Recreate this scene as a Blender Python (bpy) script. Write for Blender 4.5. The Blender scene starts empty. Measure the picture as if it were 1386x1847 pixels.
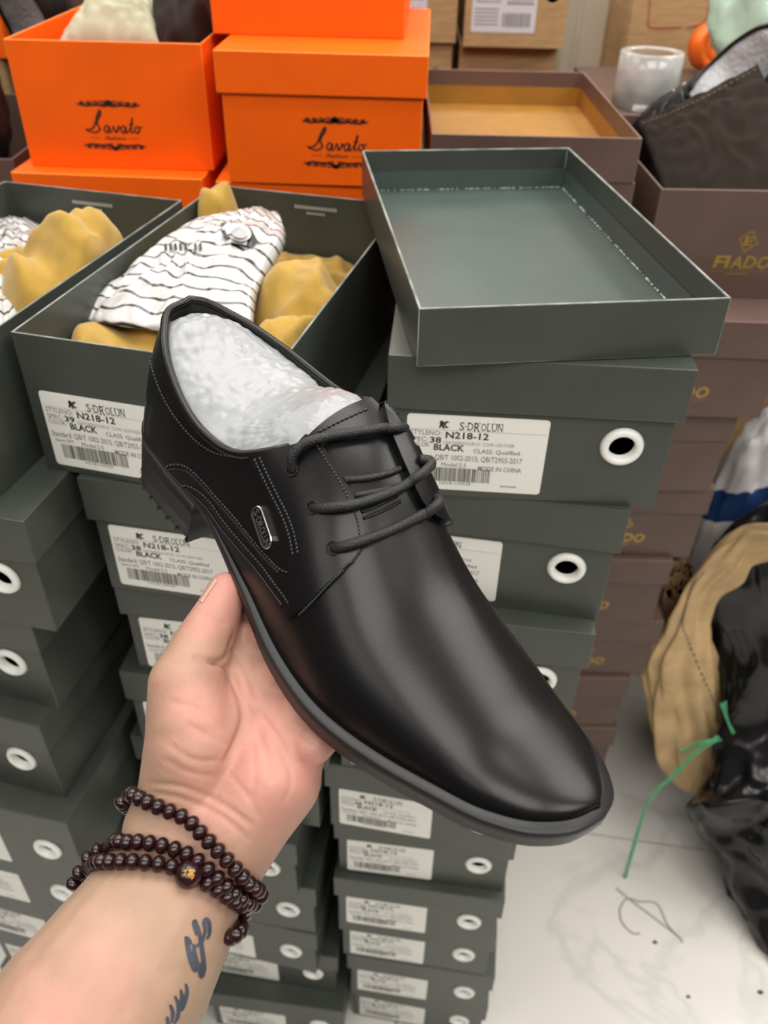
import bpy, bmesh, math, random
from mathutils import Vector, Matrix, noise
from mathutils.bvhtree import BVHTree
random.seed(7)
S = bpy.context.scene
COL = S.collection
# ------------------------------------------------------------------ camera
F_PX, CX, CY, CAMZ = 1515.83, 693.0, 923.5, 1.301
CR = Vector((0.999763, 0.013332, 0.017214)); CU = Vector((-0.021773, 0.612194, 0.790408)); CF = Vector((0.0, 0.790595, -0.612339))
CAM = Vector((0, 0, CAMZ))
cd = bpy.data.cameras.new('camera'); cam = bpy.data.objects.new('camera', cd); COL.objects.link(cam)
cd.sensor_fit = 'VERTICAL'; cd.sensor_height = 36; cd.sensor_width = 27; cd.lens = F_PX / 1847 * 36
cd.clip_start = 0.02
cam.matrix_world = Matrix(((CR.x, CU.x, -CF.x, 0), (CR.y, CU.y, -CF.y, 0), (CR.z, CU.z, -CF.z, CAMZ), (0, 0, 0, 1)))
cd.dof.use_dof = True; cd.dof.focus_distance = 0.40; cd.dof.aperture_fstop = 11.0
S.camera = cam
# ------------------------------------------------------------------ light
w = bpy.data.worlds.new('world'); S.world = w; w.use_nodes = True
w.node_tree.nodes['Background'].inputs[0].default_value = (1.0, 0.97, 0.93, 1)
w.node_tree.nodes['Background'].inputs[1].default_value = 0.25
def area(x, y, sx, sy, e, z=2.62, col=(1, 0.965, 0.91)):
    l = bpy.data.lights.new('ceiling_light', 'AREA'); l.shape = 'RECTANGLE'; l.size = sx; l.size_y = sy; l.energy = e; l.color = col
    o = bpy.data.objects.new('ceiling_light', l); COL.objects.link(o); o.location = (x, y, z); return o
for lx, k in ((-1.6, .6), (0.0, 1.1), (1.6, 1.25)):
    for ly, e in ((-0.9, 24), (0.9, 24), (2.7, 26)):
        area(lx, ly, 1.2, 1.2, e * k)
vs = S.view_settings
vs.view_transform = 'Standard'; vs.look = 'None'; vs.exposure = 0.08; vs.gamma = 1.0; vs.use_curve_mapping = False
# ------------------------------------------------------------------ pixel helpers
def ray(u, v): return CF + CR * ((u - CX) / F_PX) - CU * ((v - CY) / F_PX)
def atd(u, v, d): return CAM + ray(u, v) * d
def atz(u, v, z): r = ray(u, v); return CAM + r * ((z - CAMZ) / r.z)
def aty(u, v, y): r = ray(u, v); return CAM + r * (y / r.y)
def smooth_path(pts, n):
    pts = [Vector(p) for p in pts]; out = []
    P = [pts[0] * 2 - pts[1]] + pts + [pts[-1] * 2 - pts[-2]]
    m = len(pts) - 1
    for i in range(n):
        t = i / (n - 1) * m; k = min(int(t), m - 1); f = t - k
        a, b, c, d = P[k:k + 4]
        out.append(0.5 * ((2 * b) + (c - a) * f + (2 * a - 5 * b + 4 * c - d) * f * f + (3 * b - a - 3 * c + d) * f ** 3))
    return out
def hermite(xs, ys, x):
    n = len(xs); x = min(max(x, xs[0]), xs[-1])
    d = [(ys[i + 1] - ys[i]) / (xs[i + 1] - xs[i]) for i in range(n - 1)]
    def m(i):
        if i == 0: return d[0]
        if i == n - 1: return d[-1]
        h0, h1 = xs[i] - xs[i - 1], xs[i + 1] - xs[i]
        return (d[i - 1] * h1 + d[i] * h0) / (h0 + h1)
    i = 0
    while i < n - 2 and x > xs[i + 1]: i += 1
    h = xs[i + 1] - xs[i]; t = (x - xs[i]) / h
    return (2*t**3-3*t**2+1)*ys[i] + (t**3-2*t**2+t)*h*m(i) + (-2*t**3+3*t**2)*ys[i+1] + (t**3-t**2)*h*m(i+1)
# ------------------------------------------------------------------ materials
MATS = {}
def mat(name, col, rough=0.5, spec=0.5, metal=0.0, coat=0.0, noise_amt=0.0, noise_scale=40, bump=0.0, bump_scale=200, col2=None, sss=0, alpha=1, trans=0, sheen=0, stretch=None):
    if name in MATS: return MATS[name]
    m = bpy.data.materials.new(name); m.use_nodes = True; nt = m.node_tree; b = nt.nodes['Principled BSDF']
    b.inputs['Base Color'].default_value = (*col, 1); b.inputs['Roughness'].default_value = rough
    b.inputs['Specular IOR Level'].default_value = spec; b.inputs['Metallic'].default_value = metal
    b.inputs['Coat Weight'].default_value = coat; b.inputs['Coat Roughness'].default_value = 0.15
    b.inputs['Alpha'].default_value = alpha; b.inputs['Transmission Weight'].default_value = trans
    b.inputs['Sheen Weight'].default_value = sheen
    if sss:
        b.inputs['Subsurface Weight'].default_value = sss; b.inputs['Subsurface Radius'].default_value = (0.006, 0.0025, 0.0015); b.inputs['Subsurface Scale'].default_value = 0.6
    tc = nt.nodes.new('ShaderNodeTexCoord'); src = tc.outputs['Object']
    if stretch:
        mp = nt.nodes.new('ShaderNodeMapping'); mp.inputs['Scale'].default_value = stretch; nt.links.new(src, mp.inputs[0]); src = mp.outputs[0]
    if noise_amt or col2:
        n = nt.nodes.new('ShaderNodeTexNoise'); n.inputs['Scale'].default_value = noise_scale; n.inputs['Detail'].default_value = 5
        nt.links.new(src, n.inputs['Vector'])
        r = nt.nodes.new('ShaderNodeValToRGB'); r.color_ramp.elements[0].position = 0.35; r.color_ramp.elements[1].position = 0.65
        c2 = col2 or tuple(min(1, c * (1 + noise_amt)) for c in col); c1 = col if col2 else tuple(c * (1 - noise_amt) for c in col)
        r.color_ramp.elements[0].color = (*c1, 1); r.color_ramp.elements[1].color = (*c2, 1)
        nt.links.new(n.outputs['Fac'], r.inputs[0]); nt.links.new(r.outputs[0], b.inputs['Base Color'])
    if bump:
        n2 = nt.nodes.new('ShaderNodeTexNoise'); n2.inputs['Scale'].default_value = bump_scale; n2.inputs['Detail'].default_value = 3
        nt.links.new(src, n2.inputs['Vector'])
        bp = nt.nodes.new('ShaderNodeBump'); bp.inputs['Strength'].default_value = bump; bp.inputs['Distance'].default_value = 0.001
        nt.links.new(n2.outputs['Fac'], bp.inputs['Height']); nt.links.new(bp.outputs[0], b.inputs['Normal'])
    MATS[name] = m; return m
GREEN = mat('green_grey_board', (0.049, 0.057, 0.048), 0.36, 0.5, noise_amt=0.10, noise_scale=18, bump=0.08, bump_scale=900)
GEDGE = mat('worn_board_edge', (0.20, 0.22, 0.20), 0.6, noise_amt=0.4, noise_scale=60)
BROWN = mat('brown_board', (0.112, 0.068, 0.055), 0.42, 0.4, noise_amt=0.08, noise_scale=20, bump=0.05, bump_scale=900)
BEDGE = mat('brown_board_edge', (0.19, 0.125, 0.105), 0.55)
MUST = mat('mustard_lining', (0.31, 0.15, 0.018), 0.5, noise_amt=0.08, noise_scale=30)
ORANGE = mat('orange_board', (0.95, 0.125, 0.001), 0.55, 0.25, noise_amt=0.05, noise_scale=14, bump=0.06, bump_scale=700)
OEDGE = mat('orange_board_edge', (0.95, 0.22, 0.02), 0.5)
KRAFT = mat('kraft_board', (0.40, 0.25, 0.12), 0.7, 0.3, noise_amt=0.12, noise_scale=30, stretch=(1, 1, 6))
KEDGE = mat('kraft_edge', (0.42, 0.28, 0.15), 0.7)
PAPER = mat('label_paper', (0.84, 0.84, 0.79), 0.45, 0.4)
INK = mat('label_ink', (0.012, 0.012, 0.013), 0.5)
INKG = mat('label_grey_ink', (0.17, 0.17, 0.18), 0.6)
GROM = mat('white_plastic_ring', (0.88, 0.88, 0.84), 0.3, 0.5)
GOLD = mat('gold_foil', (0.42, 0.27, 0.06), 0.35, metal=0.6)
BLACKPRINT = mat('black_print', (0.035, 0.016, 0.010), 0.6)
SILVERP = mat('silver_print', (0.5, 0.5, 0.48), 0.4, metal=0.3)
LEATHER = mat('black_leather', (0.0035, 0.0035, 0.004), 0.30, 0.33, coat=0.04, bump=0.05, bump_scale=1400)
LEATHER2 = mat('black_leather_lining', (0.009, 0.0085, 0.0085), 0.5, 0.4)
RUBBER = mat('black_rubber', (0.012, 0.012, 0.013), 0.42, 0.45, bump=0.06, bump_scale=900)
LACE = mat('waxed_lace', (0.011, 0.011, 0.012), 0.42, 0.5, bump=0.7, bump_scale=1500)
THREAD = mat('black_thread', (0.045, 0.045, 0.048), 0.4)
SILVER = mat('polished_silver', (0.75, 0.73, 0.70), 0.18, metal=1.0)
FOAM = mat('white_foam_wrap', (0.29, 0.302, 0.315), 0.34, 0.5, coat=0.12, bump=0.28, bump_scale=230)
YCLOTH = mat('mustard_cloth', (0.40, 0.245, 0.043), 0.9, 0.2, noise_amt=0.10, noise_scale=60, bump=0.35, bump_scale=1100, sheen=0.3)
CREAM = mat('cream_cloth', (0.46, 0.43, 0.31), 0.9, 0.2, noise_amt=0.05, noise_scale=40, bump=0.2, bump_scale=800)
BEAD = mat('rosewood_bead', (0.008, 0.0028, 0.0035), 0.22, 0.45, coat=0.2, col2=(0.030, 0.004, 0.006), noise_scale=160)
SKINM = None
# ------------------------------------------------------------------ object helpers
def link(name, me, m, parent=None, smooth=False):
    o = bpy.data.objects.new(name, me); COL.objects.link(o)
    if m is not None and len(me.materials) == 0:
        for x in (m if isinstance(m, (list, tuple)) else [m]): me.materials.append(x)
    if parent: o.parent = parent
    if smooth: me.polygons.foreach_set('use_smooth', [True] * len(me.polygons))
    return o
def obj(name, bm, m, parent=None, smooth=False):
    me = bpy.data.meshes.new(name); bm.normal_update(); bm.to_mesh(me); bm.free(); return link(name, me, m, parent, smooth)
def pyobj(name, V, Fc, m, parent=None, smooth=True):
    me = bpy.data.meshes.new(name); me.from_pydata([tuple(v) for v in V], [], Fc); me.update(); return link(name, me, m, parent, smooth)
def tag(o, label=None, cat=None, group=None, kind=None):
    if label: o['label'] = label
    if cat: o['category'] = cat
    if group: o['group'] = group
    if kind: o['kind'] = kind
    return o
def empty(name, loc, rz=0, label=None, cat=None, group=None):
    o = bpy.data.objects.new(name, None); COL.objects.link(o); o.location = loc; o.rotation_euler = (0, 0, rz); o.empty_display_size = 0.02
    return tag(o, label, cat, group)
def bake(o):
    dg = bpy.context.evaluated_depsgraph_get(); me = bpy.data.meshes.new_from_object(o.evaluated_get(dg)); old = o.data
    o.modifiers.clear(); o.data = me; return me
def tube(bm, pts, r, seg=8, caps=True):
    pts = [Vector(p) for p in pts]; rings = []; up = Vector((0.3, 0.5, 0.8))
    n = len(pts)
    for i, p in enumerate(pts):
        t = (pts[min(i + 1, n - 1)] - pts[max(i - 1, 0)]).normalized()
        a = up - t * up.dot(t)
        if a.length < 1e-4: a = t.orthogonal()
        a.normalize(); b = t.cross(a); up = a
        rr = r(i / (n - 1)) if callable(r) else r
        rings.append([bm.verts.new(p + (a * math.cos(q) + b * math.sin(q)) * rr) for q in [2 * math.pi * k / seg for k in range(seg)]])
    for A, B in zip(rings, rings[1:]):
        for k in range(seg): bm.faces.new((A[k], A[(k + 1) % seg], B[(k + 1) % seg], B[k]))
    if caps: bm.faces.new(rings[0][::-1]); bm.faces.new(rings[-1])
def box(bm, x0, x1, y0, y1, z0, z1):
    v = [bm.verts.new((x, y, z)) for z in (z0, z1) for y in (y0, y1) for x in (x0, x1)]
    for f in ((0, 2, 3, 1), (4, 5, 7, 6), (0, 1, 5, 4), (1, 3, 7, 5), (3, 2, 6, 7), (2, 0, 4, 6)): bm.faces.new([v[i] for i in f])
def ico(name, c, rad, m, parent=None, sub=4, disp=None, rot=(0, 0, 0)):
    bm = bmesh.new(); bmesh.ops.create_icosphere(bm, subdivisions=sub, radius=1)
    R = Matrix.Rotation(rot[2], 3, 'Z') @ Matrix.Rotation(rot[1], 3, 'Y') @ Matrix.Rotation(rot[0], 3, 'X')
    for v in bm.verts:
        d = v.co.normalized(); k = 1 + (disp(d) if disp else 0)
        v.co = R @ Vector((d.x * rad[0] * k, d.y * rad[1] * k, d.z * rad[2] * k))
    o = obj(name, bm, m, parent, True); o.location = c; return o
_TX = {}
def text_geo(s, bold=0.0):
    key = (s, bold)
    if key in _TX: return _TX[key]
    c = bpy.data.curves.new('t', 'FONT'); c.body = s; c.offset = bold; c.resolution_u = 2; c.fill_mode = 'FRONT'
    o = bpy.data.objects.new('t', c); COL.objects.link(o)
    dg = bpy.context.evaluated_depsgraph_get(); me = bpy.data.meshes.new_from_object(o.evaluated_get(dg))
    V = [v.co.copy() for v in me.vertices]; Fc = [list(p.vertices) for p in me.polygons]
    bpy.data.objects.remove(o); bpy.data.curves.remove(c); bpy.data.meshes.remove(me)
    x0 = min(v.x for v in V); x1 = max(v.x for v in V); y0 = min(v.y for v in V); y1 = max(v.y for v in V)
    V = [((v.x - x0) / (x1 - x0), (v.y - y0) / (y1 - y0)) for v in V]
    _TX[key] = (V, Fc); return V, Fc
def put_text(bm, s, x0, x1, z0, z1, y, mi=0, bold=0.0, shear=0.0):
    V, Fc = text_geo(s, bold)
    vs_ = [bm.verts.new((x0 + (a + shear * b) * (x1 - x0), y, z0 + b * (z1 - z0))) for a, b in V]
    for f in Fc:
        try:
            q = bm.faces.new([vs_[i] for i in f]); q.material_index = mi
        except ValueError: pass
def rect(bm, x0, x1, z0, z1, y, mi=0):
    q = bm.faces.new([bm.verts.new(p) for p in ((x0, y, z0), (x1, y, z0), (x1, y, z1), (x0, y, z1))]); q.material_index = mi
def ribbon(bm, pts, wd, y, mi=0):
    pts = [Vector((p[0], p[1])) for p in pts]; n = len(pts); prev = None
    for i, p in enumerate(pts):
        t = (pts[min(i + 1, n - 1)] - pts[max(i - 1, 0)]); t = t.normalized() if t.length else Vector((1, 0))
        nrm = Vector((-t.y, t.x)); ww = wd(i / (n - 1)) if callable(wd) else wd
        a = bm.verts.new((p.x + nrm.x * ww, y, p.y + nrm.y * ww)); b = bm.verts.new((p.x - nrm.x * ww, y, p.y - nrm.y * ww))
        if prev:
            q = bm.faces.new((prev[0], prev[1], b, a)); q.material_index = mi
        prev = (a, b)
def copy_tree(o, parent=None):
    c = o.copy(); COL.objects.link(c)
    if parent: c.parent = parent
    for ch in list(o.children): copy_tree(ch, c)
    return c
# ------------------------------------------------------------------ cardboard boxes
def tray_mesh(name, W, D, H, mats, hole=None, th=0.0018, bev=0.0007, flip=False, edge_mat=True):
    """open-topped tray, origin bottom front centre, hole=(x,z,r) in the front wall"""
    bm = bmesh.new(); x = W / 2
    c = {k: bm.verts.new(p) for k, p in dict(a=(-x, 0, 0), b=(x, 0, 0), c=(x, D, 0), d=(-x, D, 0), e=(-x, 0, H), f=(x, 0, H), g=(x, D, H), h=(-x, D, H)).items()}
    for q in ('adcb', 'bcgf', 'cdhg', 'daeh'): bm.faces.new([c[k] for k in q])
    if hole:
        ring = [bm.verts.new((hole[0] + hole[2] * math.cos(t), 0, hole[1] + hole[2] * math.sin(t))) for t in [2 * math.pi * k / 20 for k in range(20)]]
        re = [bm.edges.new((ring[k], ring[(k + 1) % 20])) for k in range(20)]
        oe = []
        for p, q in ('ab', 'bf', 'fe', 'ea'):
            e = bm.edges.get((c[p], c[q])) or bm.edges.new((c[p], c[q])); oe.append(e)
        bmesh.ops.triangle_fill(bm, use_beauty=True, use_dissolve=False, edges=re + oe, normal=(0, -1, 0))
    else:
        bm.faces.new([c[k] for k in 'abfe'])
    bmesh.ops.recalc_face_normals(bm, faces=bm.faces)
    if sum((f.calc_center_median() - Vector((0, D / 2, H / 2))).dot(f.normal) for f in bm.faces) < 0: bmesh.ops.reverse_faces(bm, faces=bm.faces)
    if flip:
        for v in bm.verts: v.co.z = H - v.co.z
        bmesh.ops.reverse_faces(bm, faces=bm.faces)
    o = obj(name, bm, mats)
    s = o.modifiers.new('s', 'SOLIDIFY'); s.thickness = th; s.offset = -1; s.use_even_offset = True; s.material_offset_rim = 1
    b = o.modifiers.new('b', 'BEVEL'); b.width = bev; b.segments = 2; b.limit_method = 'ANGLE'; b.angle_limit = math.radians(50)
    if edge_mat: b.material = 1
    me = bake(o); bpy.data.objects.remove(o); me.name = name; return me
def part(name, me, parent, loc=(0, 0, 0), rot=None):
    o = bpy.data.objects.new(name, me); COL.objects.link(o); o.parent = parent; o.location = loc
    if rot: o.rotation_euler = rot
    return o
GW, GD, GH, GL = 0.1783, 0.32, 0.1064, 0.037
g_body = tray_mesh('body', GW, GD, GH - 0.002, [GREEN, GEDGE], hole=(0.059, GH - 0.0588, 0.0092), edge_mat=False)
g_lid = tray_mesh('lid', GW + 0.008, GD + 0.008, GL, [GREEN, GEDGE], flip=True, bev=0.0009, edge_mat=False)
g_tray = tray_mesh('tray', GW + 0.008, GD + 0.008, GL, [GREEN, GEDGE], bev=0.0007, edge_mat=True)
def ring_mesh(name, R, r, m, depth=0.004):
    bm = bmesh.new(); prof = [(r, 0.003), (r, -depth * 0.6), (r + 0.001, -depth * 0.85), ((R + r) / 2, -depth), (R - 0.001, -depth * 0.6), (R, -0.0002), (R - 0.0005, 0.0)]
    rings = []
    for k in range(28):
        t = 2 * math.pi * k / 28
        rings.append([bm.verts.new((a * math.cos(t), y, a * math.sin(t))) for a, y in prof])
    for A, B in zip(rings, rings[1:] + rings[:1]):
        for i in range(len(prof) - 1): bm.faces.new((A[i], A[i + 1], B[i + 1], B[i]))
    bmesh.ops.recalc_face_normals(bm, faces=bm.faces)
    me = bpy.data.meshes.new(name); bm.to_mesh(me); bm.free(); me.materials.append(m)
    me.polygons.foreach_set('use_smooth', [True] * len(me.polygons)); return me
g_ring = ring_mesh('grommet', 0.0142, 0.0085, GROM)
LW, LH = 0.0915, 0.0585
def label_mesh():
    bm = bmesh.new(); rc = 0.0025; pts = []
    for cx_, cz_, a0 in ((LW - rc, LH - rc, 0), (rc, LH - rc, 90), (rc, rc, 180), (LW - rc, rc, 270)):
        for k in range(5):
            t = math.radians(a0 + 22.5 * k); pts.append((cx_ + rc * math.cos(t), cz_ + rc * math.sin(t)))
    f = bm.faces.new([bm.verts.new((a, -0.0003, b)) for a, b in pts]); r = bmesh.ops.extrude_face_region(bm, geom=[f])
    for v in r['geom']:
        if isinstance(v, bmesh.types.BMVert): v.co.y = 0
    bmesh.ops.recalc_face_normals(bm, faces=bm.faces)
    me = bpy.data.meshes.new('label'); bm.to_mesh(me); bm.free(); me.materials.append(PAPER); return me
g_label = label_mesh()
def label_text(size):
    bm = bmesh.new(); y = -0.00045
    X = lambda px: (px - 122) / 593 * LW
    Z = lambda py: LH - (py - 485) / 337 * LH
    def t(s, x0, x1, y0, y1, mi=0, bold=0.0, sh=0): put_text(bm, s, X(x0), X(x1), Z(y1), Z(y0), y, mi, bold, sh)
    # maker's mark: a small rampant animal
    for poly in (((258, 512), (268, 508), (278, 516), (276, 530), (282, 543), (272, 543), (268, 532), (262, 541), (256, 541), (260, 526)),
                 ((280, 512), (292, 510), (299, 516), (290, 517), (284, 522), (286, 532), (298, 534), (290, 541), (280, 536), (277, 524))):
        q = bm.faces.new([bm.verts.new((X(a), y, Z(b))) for a, b in poly[::-1]]); q.material_index = 0
    t('S', 342, 362, 511, 546); q = rect(bm, X(366), X(371), Z(531), Z(526), y)
    xs = [376, 404, 432, 457, 476, 502, 526]
    for ch, a, b in zip('DROLUN', xs, xs[1:]):
        e = 12 if ch == 'R' else 0
        t(ch, a, b - 4, 512, 545 + e * .5, 0)
        for sx in ((a, a + 9), (b - 13, b - 4)):     # serifs
            if ch in 'DRLUN' and not (ch in 'DL' and sx[0] > a): rect(bm, X(sx[0] - 2), X(sx[1] + 1), Z(513.5), Z(511), y)
    rect(bm, X(132), X(706), Z(549.5), Z(548.5), y, 1)
    t('STYLENO:', 138, 268, 553, 574, 1); t('N218-12', 287, 468, 555, 585, 0, 0.022)
    t('SPEC:', 138, 212, 583, 603, 1); t(size, 221, 270, 581, 608, 0, 0.024)
    t('LEATHERSOURCE: COW LEATHER', 281, 580, 597, 611, 1, -0.01)
    t('COLOR:', 138, 222, 607, 627, 1); t('BLACK', 240, 370, 611, 641, 0, 0.024)
    t('CLASS: Qualified', 410, 606, 626, 648, 1, 0.006)
    t('Standard: QB/T 1002-2015; QB/T2955-2017', 138, 620, 659, 688, 1, 0.004)
    t('Item-5M', 150, 236, 692, 708, 1); t('Model:2.5', 277, 384, 694, 713, 1); t('MODE IN CHINA', 436, 622, 703, 724, 1, 0.006)
    rnd = random.Random(5); x = 172.0
    while x < 488:
        wd = rnd.choice((2.2, 2.2, 4.0, 6.0)); rect(bm, X(x), X(min(x + wd, 490)), Z(782), Z(718), y); x += wd + rnd.choice((2.5, 3, 5))
    t('N218-1295' + size, 275, 410, 784, 797, 1); [rect(bm, X(540 + 8 * k), X(545 + 8 * k), Z(796), Z(789), y, 1) for k in range(9)]
    me = bpy.data.meshes.new('label_print'); bm.normal_update(); bm.to_mesh(me); bm.free(); me.materials.append(INK); me.materials.append(INKG); return me
g_txt = {'38': label_text('38'), '39': label_text('39')}
ORD = ['topmost', 'second', 'third', 'fourth', 'fifth', 'sixth', 'seventh', 'eighth', 'ninth', 'bottom']
def green_box(stack, k, x, y, yaw, ztop, lid=True, size='38', label=None, label_shift=0):
    r = math.radians(yaw)
    t = empty('shoe_box', (x, y, CAMZ + ztop - GH), r, label, 'shoe box', 'grey-green shoe boxes in three stacks')
    part('body', g_body, t)
    if lid: part('lid', g_lid, t, (0, -0.004, GH - GL))
    lb = part('label', g_label, t, (-0.080 + label_shift, 0, GH - 0.0423 - LH)); part('label_print', g_txt[size], lb)
    part('grommet', g_ring, t, (0.059, 0, GH - 0.0588))
    return t
STK = {
 'A': [(-0.3481, 0.4621, -14.1), (-0.3248, 0.4466, -11.5), (-0.3511, 0.4657, -13.8), (-0.364, 0.4518, -13.9), (-0.3594, 0.4287, -11.8), (-0.3726, 0.4435, -12.0), (-0.3729, 0.4505, -13.0), (-0.3626, 0.4551, -11.8), (-0.3718, 0.452, -14.0), (-0.3661, 0.458, -14.0)],
 'B': [(-0.1521, 0.4645, -13.9), (-0.1227, 0.4625, -10.0), (-0.1199, 0.4784, -7.0), (-0.1334, 0.478, -7.4), (-0.1454, 0.488, -9.7), (-0.1706, 0.4749, -11.4), (-0.1564, 0.4832, -9.5), (-0.1585, 0.4877, -10.7), (-0.1379, 0.506, -8.0), (-0.131, 0.4827, -6.4)],
 'C': [(0.0935, 0.46, -3.5), (0.0747, 0.4673, -9.0), (0.0669, 0.4529, -7.0), (0.0541, 0.4596, -7.4), (0.0412, 0.4618, -9.7), (0.0482, 0.4772, -6.3), (0.0463, 0.4711, -7.1), (0.0492, 0.4843, -7.5), (0.058, 0.486, -7.5), (0.06, 0.4951, -9.1)],
}
WHERE = {'A': 'leftmost stack', 'B': 'middle stack behind the hand', 'C': 'stack right of the shoe'}
BOXES = {}
for s, L_ in STK.items():
    top = {'A': -.237, 'B': -.237, 'C': -.237}[s]
    for k, (x, y, yaw) in enumerate(L_):
        openb = k == 0 and s in 'AB'
        lab = ('open grey-green shoe box holding mustard cloth, topmost in the ' if openb else 'lidded grey-green shoe box, %s in the ' % (ORD[k] + (' down' if 0 < k < 9 else ''))) + WHERE[s]
        BOXES[s, k] = green_box(s, k, x, y, yaw, top - GH * k, lid=not openb, size='39' if (s, k) == ('B', 0) else '38', label=lab)
# inverted lid lying on the right-hand stack
t = empty('cardboard_tray', (.109, .462, CAMZ - .237 + .0006), math.radians(7.6), 'empty grey-green lid lying upside down on top of the right-hand box stack', 'box tray')
part('tray', g_tray, t, (0, -0.004, 0))
def lining(name, W, D, H, m, th=0.0022, band=0.5):
    bm = bmesh.new(); x = W / 2 - th; y0, y1 = th, D - th; z0, z1 = th, th + (H - th) * band
    box_f = [((-x, y0, z0), (x, y0, z0), (x, y1, z0), (-x, y1, z0)), ((-x, y0, z0), (-x, y1, z0), (-x, y1, z1), (-x, y0, z1)), ((x, y1, z0), (x, y0, z0), (x, y0, z1), (x, y1, z1)),
             ((-x, y1, z0), (x, y1, z0), (x, y1, z1), (-x, y1, z1)), ((x, y0, z0), (-x, y0, z0), (-x, y0, z1), (x, y0, z1))]
    for f in box_f: bm.faces.new([bm.verts.new(p) for p in f])
    bmesh.ops.remove_doubles(bm, verts=bm.verts, dist=1e-5); return bm
GLIN = mat('tray_lining', (0.064, 0.086, 0.077), 0.30, 0.5, noise_amt=0.06, noise_scale=20, bump=0.05, bump_scale=900)
o = obj('lining', lining('l', GW + .008, GD + .008, GL, GLIN), GLIN, t); o.location = (0, -0.004, 0)
# scuffed glue line where the tray's walls meet its floor
bm = bmesh.new(); rnd = random.Random(3)
for side in (0, 1):
    for k in range(150):
        f = k / 150
        if rnd.random() < .45: continue
        if side == 0: a, b = Vector((GW / 2 + .0012, GD * f, .0032)), Vector((GW / 2 + .0012, GD * (f + .005), .0032))
        else: a, b = Vector((-GW / 2 + GW * f, GD + .0012, .0032)), Vector((-GW / 2 + GW * (f + .005), GD + .0012, .0032))
        tube(bm, [a, b], rnd.uniform(.0002, .0009), 4)
obj('scuff', bm, mat('scuff_white', (.5, .53, .51), .5), t)
# ---- brown boxes
BW, BD, BH, BL = 0.196, 0.315, 0.1165, 0.042
b_body = tray_mesh('body', BW, BD, BH - .002, [BROWN, BEDGE], edge_mat=True, bev=.0007)
b_lid = tray_mesh('lid', BW + .008, BD + .008, BL, [BROWN, BEDGE], flip=True, bev=.0008, edge_mat=True)
b_tray = tray_mesh('tray', BW + .008, BD + .008, BL, [BROWN, BEDGE], bev=.0007)
def fiado():
    bm = bmesh.new(); y = -.0003
    def sq(c, r0, r1):
        a = math.radians(-12)
        P = lambda r, k: (c[0] + r * math.cos(a + math.pi / 2 * k), y, c[1] + 1.15 * r * math.sin(a + math.pi / 2 * k))
        for k in range(4): bm.faces.new([bm.verts.new(p) for p in (P(r0, k), P(r1, k), P(r1, k + 1), P(r0, k + 1))])
    sq((0.002, .041), .0085, .0098); sq((0.002, .041), .0112, .0118)
    put_text(bm, 'E', -.0026, .0066, .0365, .0458, y, 0, .02, .1)
    for ch, a, b in zip('FIADO', (-.029, -.0165, -.011, .003, .0165), (-.0175, -.0125, .002, .0155, .0305)):
        put_text(bm, ch, a, b, .0115, .0255, y, 0, .02, .15)
        for s0 in (a,):
            if ch in 'FIAD': rect(bm, s0 - .0012, s0 + .004, .0112, .0122, y)
    rect(bm, -.029, .031, .0088, .0092, y)
    rnd = random.Random(9)
    for k in range(9): rect(bm, -.011 + k * .0026, -.011 + k * .0026 + .0014, .0050, .0070, y)
    me = bpy.data.meshes.new('logo_print'); bm.normal_update(); bm.to_mesh(me); bm.free(); me.materials.append(GOLD); return me
b_logo = fiado()
def brown_box(x, y, ztop, yaw=0, lid=True, label=''):
    t = empty('shoe_box', (x, y, CAMZ + ztop - BH), math.radians(yaw), label, 'shoe box', 'brown shoe boxes behind the green ones')
    part('body', b_body, t)
    if lid: part('lid', b_lid, t, (0, -.004, BH - BL))
    part('logo_print', b_logo, t, (0.002, 0, 0.012 if lid else .022)); return t
DST = [(.369, .868), (.320, .815), (.300, .831), (.305, .846), (.279, .841), (.294, .845), (.270, .841), (.272, .843), (.275, .842)]
for k, (x, y) in enumerate(DST):
    brown_box(x, y, -.2525 - BH * k, random.Random(k).uniform(-2, 1.5), lid=k > 0, label=('open brown shoe box with gold lettering and a dark cloth bag in it' if k == 0 else 'brown lidded shoe box, %s down in the brown gold-lettered stack' % ORD[k]))
brown_box(.142, .872, -.250, 0, True, 'brown lidded shoe box under the empty mustard-lined lid')
t = empty('cardboard_tray', (.140, .870, CAMZ - .2495), 0, 'brown lid with mustard lining lying upside down beside the orange boxes', 'box tray')
part('tray', b_tray, t, (0, -.004, 0)); o = obj('lining', lining('l', BW + .008, BD + .008, BL, MUST, band=.55), MUST, t); o.location = (0, -.004, 0)
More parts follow.
